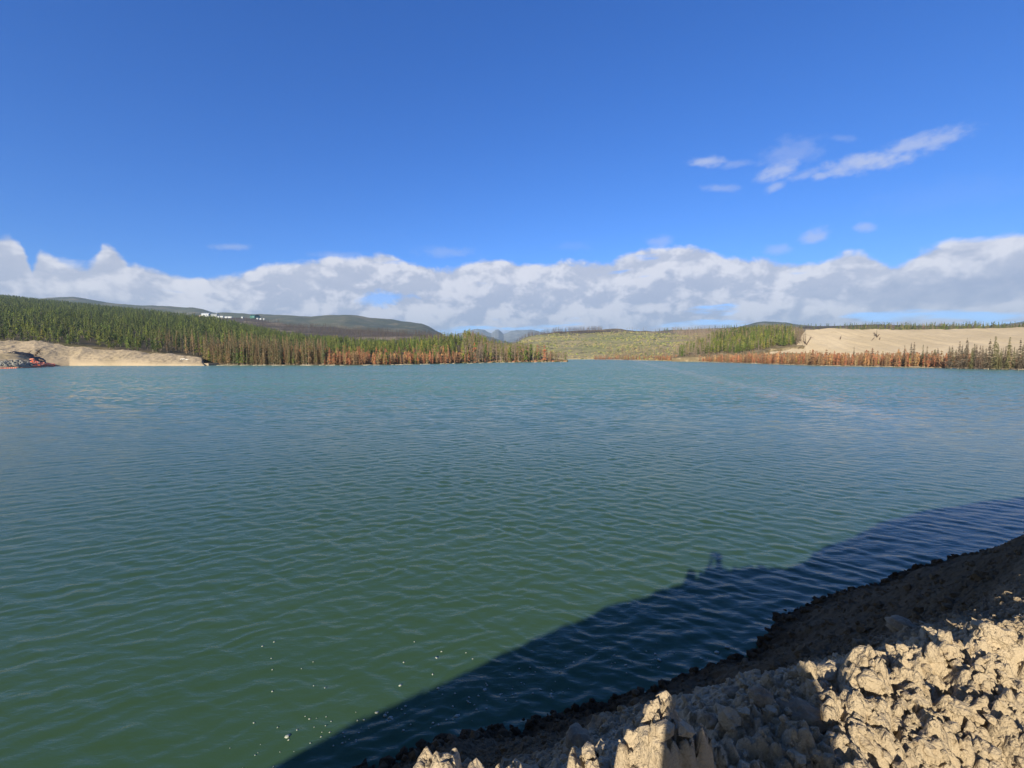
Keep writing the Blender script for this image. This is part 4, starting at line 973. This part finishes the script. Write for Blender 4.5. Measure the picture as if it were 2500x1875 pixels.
while k < 46:
    u = rng.uniform(76, 132); hi = np.interp(u, [76, 84, 100, 118, 134], [876, 880, 884, 888, 892]); lo = np.interp(u, [76, 134], [892, 894])
    v = rng.uniform(hi, lo)
    if u < 88 and rng.random() < .6: continue
    wv_ = (lo - v) / 26.0; P = pt(u, v, 172 + 10 * wv_)
    gl = Lm.at(np.array([u]), np.array([np.clip(wv_, 0, .9)]))[0]; P = gl + (0, 0, .35 + .4 * rng.random())
    afloat(P, rng.uniform(0, 3.1), rng.uniform(-.3, .3), rng.uniform(.8, 1.15), int(rng.random() < .5), 'orange float in the heap of floats piled on the left point', 'orange floats heaped on the left point'); k += 1
# stumps and fallen trunks
M_wood = mat_plain('weathered_wood', (.14, .10, .07), .9, 0, .3, 3); M_woodp = mat_plain('bleached_wood', (.42, .36, .28), .9, 0, .2, 3)
def log(a, b_, r0, lab, mat=M_wood, roots=0, name='fallen_log'):
    a = np.array(a); b_ = np.array(b_); o = empty(name, a); tag(o, lab, 'log'); d = b_ - a; m_ = MB()
    n = 6
    for i in range(n): m_.tube(d * i / n + (rng.normal(0, r0 * .3, 3) if i else 0), d * (i + 1.05) / n + rng.normal(0, r0 * .3, 3), r0 * (1 - .1 * i), r0 * (1 - .1 * (i + 1)), 7)
    m_.build('trunk', mat, o, True)
    if roots:
        m2 = MB()
        for i in range(roots):
            q = rng.normal(0, 1, 3); q /= np.linalg.norm(q); m2.tube(d, d + q * r0 * 4.5 + d * .06, r0 * .55, r0 * .15, 5)
        m2.build('roots', mat, o)
    elif np.linalg.norm(d) > 4.5:
        m2 = MB()
        for i in range(12):
            t_ = rng.uniform(.3, 1); q = rng.normal(0, 1, 3); m2.tube(d * t_, d * t_ + q * np.linalg.norm(d) * .05, r0 * .25, r0 * .08, 4)
        m2.build('branches', mat, o)
log(pt(85, 868, 181), pt(94, 858, 180), .35, 'upturned stump with its root plate in the air above the black sheet', roots=9, name='tree_stump')
log(pt(70, 862, 181), pt(75.5, 856.5, 180), .16, 'short dark stick leaning up just left of the upturned stump')
log(pt(84, 869.5, 178), pt(102, 871, 176), .2, 'thin dark log lying right of the upturned stump')
log(pt(2, 857, 182), pt(17, 857.5, 181), .3, 'bleached log at the far left edge on top of the point', M_woodp)
log(pt(24, 859, 180), pt(36, 862, 179), .22, 'pale log beside the upper end of the black sheet', M_woodp)
log(pt(96, 877, 182), pt(108, 882, 180), .25, 'dark log poking out at the lower end of the black sheet')
def sfp(u, v):
    """point on the sand face seen at u, v"""
    ws = np.linspace(0, 1, 400); P = L7.at(np.full(400, float(u)), ws); P = sand_detail(.35)(P, np.full(400, float(u)), ws)
    vs = np.array([px(p)[1] for p in P]); return P[int(np.argmin(np.abs(vs - v)))]
up3 = np.array([0, -1.0, .4])
log(sfp(1967, 842) + up3, sfp(1978, 824) + up3, .35, 'fallen trunk leaning to the right at the left end of the sand face')
log(sfp(1966, 841) + up3, sfp(1958, 833) + up3, .28, 'fallen trunk leaning to the left at the left end of the sand face')
log(sfp(1947, 851) + up3, sfp(1962, 846) + up3, .3, 'dark log lying flat below the crossed trunks on the sand')
log(sfp(2139, 824) + up3, sfp(2131, 813) + up3, .3, 'fallen trunk sloping left on the upper sand face')
log(sfp(2139, 823) + up3, sfp(2144, 818) + up3, .35, 'short trunk sloping right on the upper sand face')
log(sfp(2126, 832) + up3, sfp(2133, 824) + up3, .18, 'thin branch below the fallen trunks on the upper sand face')
log(sfp(2049, 829) + up3, sfp(2051, 822) + up3, .3, 'dark stub alone in the middle of the sand face')
log(sfp(2145, 829) + up3, sfp(2146, 825) + up3, .3, 'dark stub at the right of the fallen trunks on the upper sand face')
def lone(u, vb, vt, lab, i=2):
    P = sfp(u, vb); h = (vb - vt) / F * P[1]; cm, tm = variant('dead_spruce', i); o = empty('dead_spruce', P); o.scale = (h * .55, h * .55, h); link('trunk', tm, o); link('crown', cm, o); tag(o, lab, 'tree')
lone(1966, 840, 812, 'thin dark spruce standing at the left end of the sand face')
lone(2140, 822, 800, 'lone bare spruce standing high on the sand face', 5)
lone(1960, 868, 850, 'small dark spruce at the foot of the sand face behind the rust trees', 1)
# driftwood line along the shores
m_drift = M_woodp; parts = MB()
for i in range(260):
    u = rng.uniform(1480, 2500) if i % 4 else rng.uniform(520, 1380)
    v = np.interp(u, [a for a, b_ in SHV], [b_ for a, b_ in SHV]) if u > 1400 else np.interp(u, [520, 850, 950, 1060, 1150, 1220, 1385], [891.6, 891.4, 890.4, 888.4, 886.4, 884.6, 883])
    P = gpt(u, v + .25, .1); a = rng.uniform(-.5, .5); L_ = rng.uniform(1, 4)
    parts.tube(P, P + (L_ * math.cos(a), L_ * math.sin(a) * .5, rng.uniform(-.05, .25)), .12, .06, 5)
tag(parts.build('driftwood', m_drift), 'pale driftwood litter along the far waterline', 'driftwood', None, 'stuff')

# ------------------------------------------------------------------ the photographer (stands behind the camera; the shadow falls on the berm and the lake)
def skin(name, pts_, edges, mat, parent=None, root=0):
    me = bpy.data.meshes.new(name); me.from_pydata([p[:3] for p in pts_], edges, []); o = link(name, me, parent)
    md = o.modifiers.new('skin', 'SKIN'); md.use_smooth_shade = True
    for i, p in enumerate(pts_): me.skin_vertices[0].data[i].radius = (p[3], p[4] if len(p) > 4 else p[3])
    me.skin_vertices[0].data[root].use_root = True
    o.modifiers.new('sub', 'SUBSURF').levels = 2; o.modifiers['sub'].render_levels = 2
    me.materials.append(mat); return o
M_skin = mat_plain('skin', (.45, .27, .19), .5, 0, .05, 20); M_coat = mat_plain('dark_work_jacket', (.06, .07, .09), .9, 0, .15, 20); M_trs = mat_plain('grey_trousers', (.10, .10, .10), .9, 0, .15, 20); M_cap = mat_plain('dark_hair', (.04, .03, .02), .8)
FZ = 3.42
pr = empty('person', (-.07, -.47, FZ), R(-8)); tag(pr, 'person in dark jacket standing on the berm and holding up a phone', 'person')
H = 1.74
bp_ = [(0,0,.93,.15,.12),(0,0,1.12,.15,.11),(0,0,1.32,.15,.12),(0,.01,1.43,.09,.08),(0,.02,1.50,.055,.055),(0,.04,1.57,.075,.09),(0,.04,1.64,.085,.10),(0,.03,1.71,.055,.07),
  (-.15,0,1.38,.055),(-.14,.17,1.20,.042),(-.09,.30,1.44,.035),(-.06,.34,1.49,.028),(.15,0,1.38,.055),(.14,.17,1.20,.042),(.09,.30,1.44,.035),(.06,.34,1.49,.028),
  (-.10,0,.86,.09),(-.12,.03,.50,.062),(-.13,-.02,.10,.045),(-.13,.10,.04,.04),(-.14,.17,.03,.03),(.10,0,.86,.09),(.12,.03,.50,.062),(.13,-.02,.10,.045),(.14,.10,.04,.04),(.15,.17,.03,.03)]
be = [(0,1),(1,2),(2,3),(3,4),(4,5),(5,6),(6,7),(2,8),(8,9),(9,10),(10,11),(2,12),(12,13),(13,14),(14,15),(0,16),(16,17),(17,18),(18,19),(19,20),(0,21),(21,22),(22,23),(23,24),(24,25)]
skin('body', bp_, be, M_coat, pr)
for sx in (-1, 1):
    hand = [(sx * .06, .345, 1.49, .028, .018), (sx * .045, .37, 1.53, .034, .016)]; ed = [(0, 1)]
    for j in range(4):
        n0 = len(hand); hand += [(sx * (.05 - .0 * j), .385, 1.555 - .018 * j + .01, .009), (sx * .03, .395, 1.56 - .018 * j + .01, .008), (sx * .012, .392, 1.56 - .018 * j + .01, .007)]; ed += [(1, n0), (n0, n0 + 1), (n0 + 1, n0 + 2)]
    n0 = len(hand); hand += [(sx * .04, .365, 1.50, .011), (sx * .015, .365, 1.52, .009)]; ed += [(0, n0), (n0, n0 + 1)]
    skin('hand', hand, ed, M_skin, pr)
V, Fc = blob(3, 501, .05, 1.0); V = V * (.085, .105, .075) + (0, .025, 1.70)
link('hair', mesh_np('hair', V, Fc, M_cap, smooth=True), pr)
ph = MB().box((0, 0, 0), (.155, .008, .075)).build('mobile_phone', M_tyre); ph.location = (0.0, -.05, CAMZ); tag(ph, 'black mobile phone held up level by the person', 'phone')

# ------------------------------------------------------------------ air
hz = bpy.data.materials.new('haze'); hz.use_nodes = True; nt = hz.node_tree; nt.nodes.clear()
vo = nt.nodes.new('ShaderNodeVolumePrincipled'); out = nt.nodes.new('ShaderNodeOutputMaterial'); nt.links.new(vo.outputs[0], out.inputs['Volume'])
vo.inputs['Color'].default_value = (.45, .68, 1.0, 1); vo.inputs['Density'].default_value = .00011; vo.inputs['Anisotropy'].default_value = 0.0
hb = MB().box((0, 2000, 203), (9000, 9000, 414)); ho = hb.build('haze', hz); tag(ho, 'thin blue air between the camera and the far hills', 'haze', None, 'stuff')
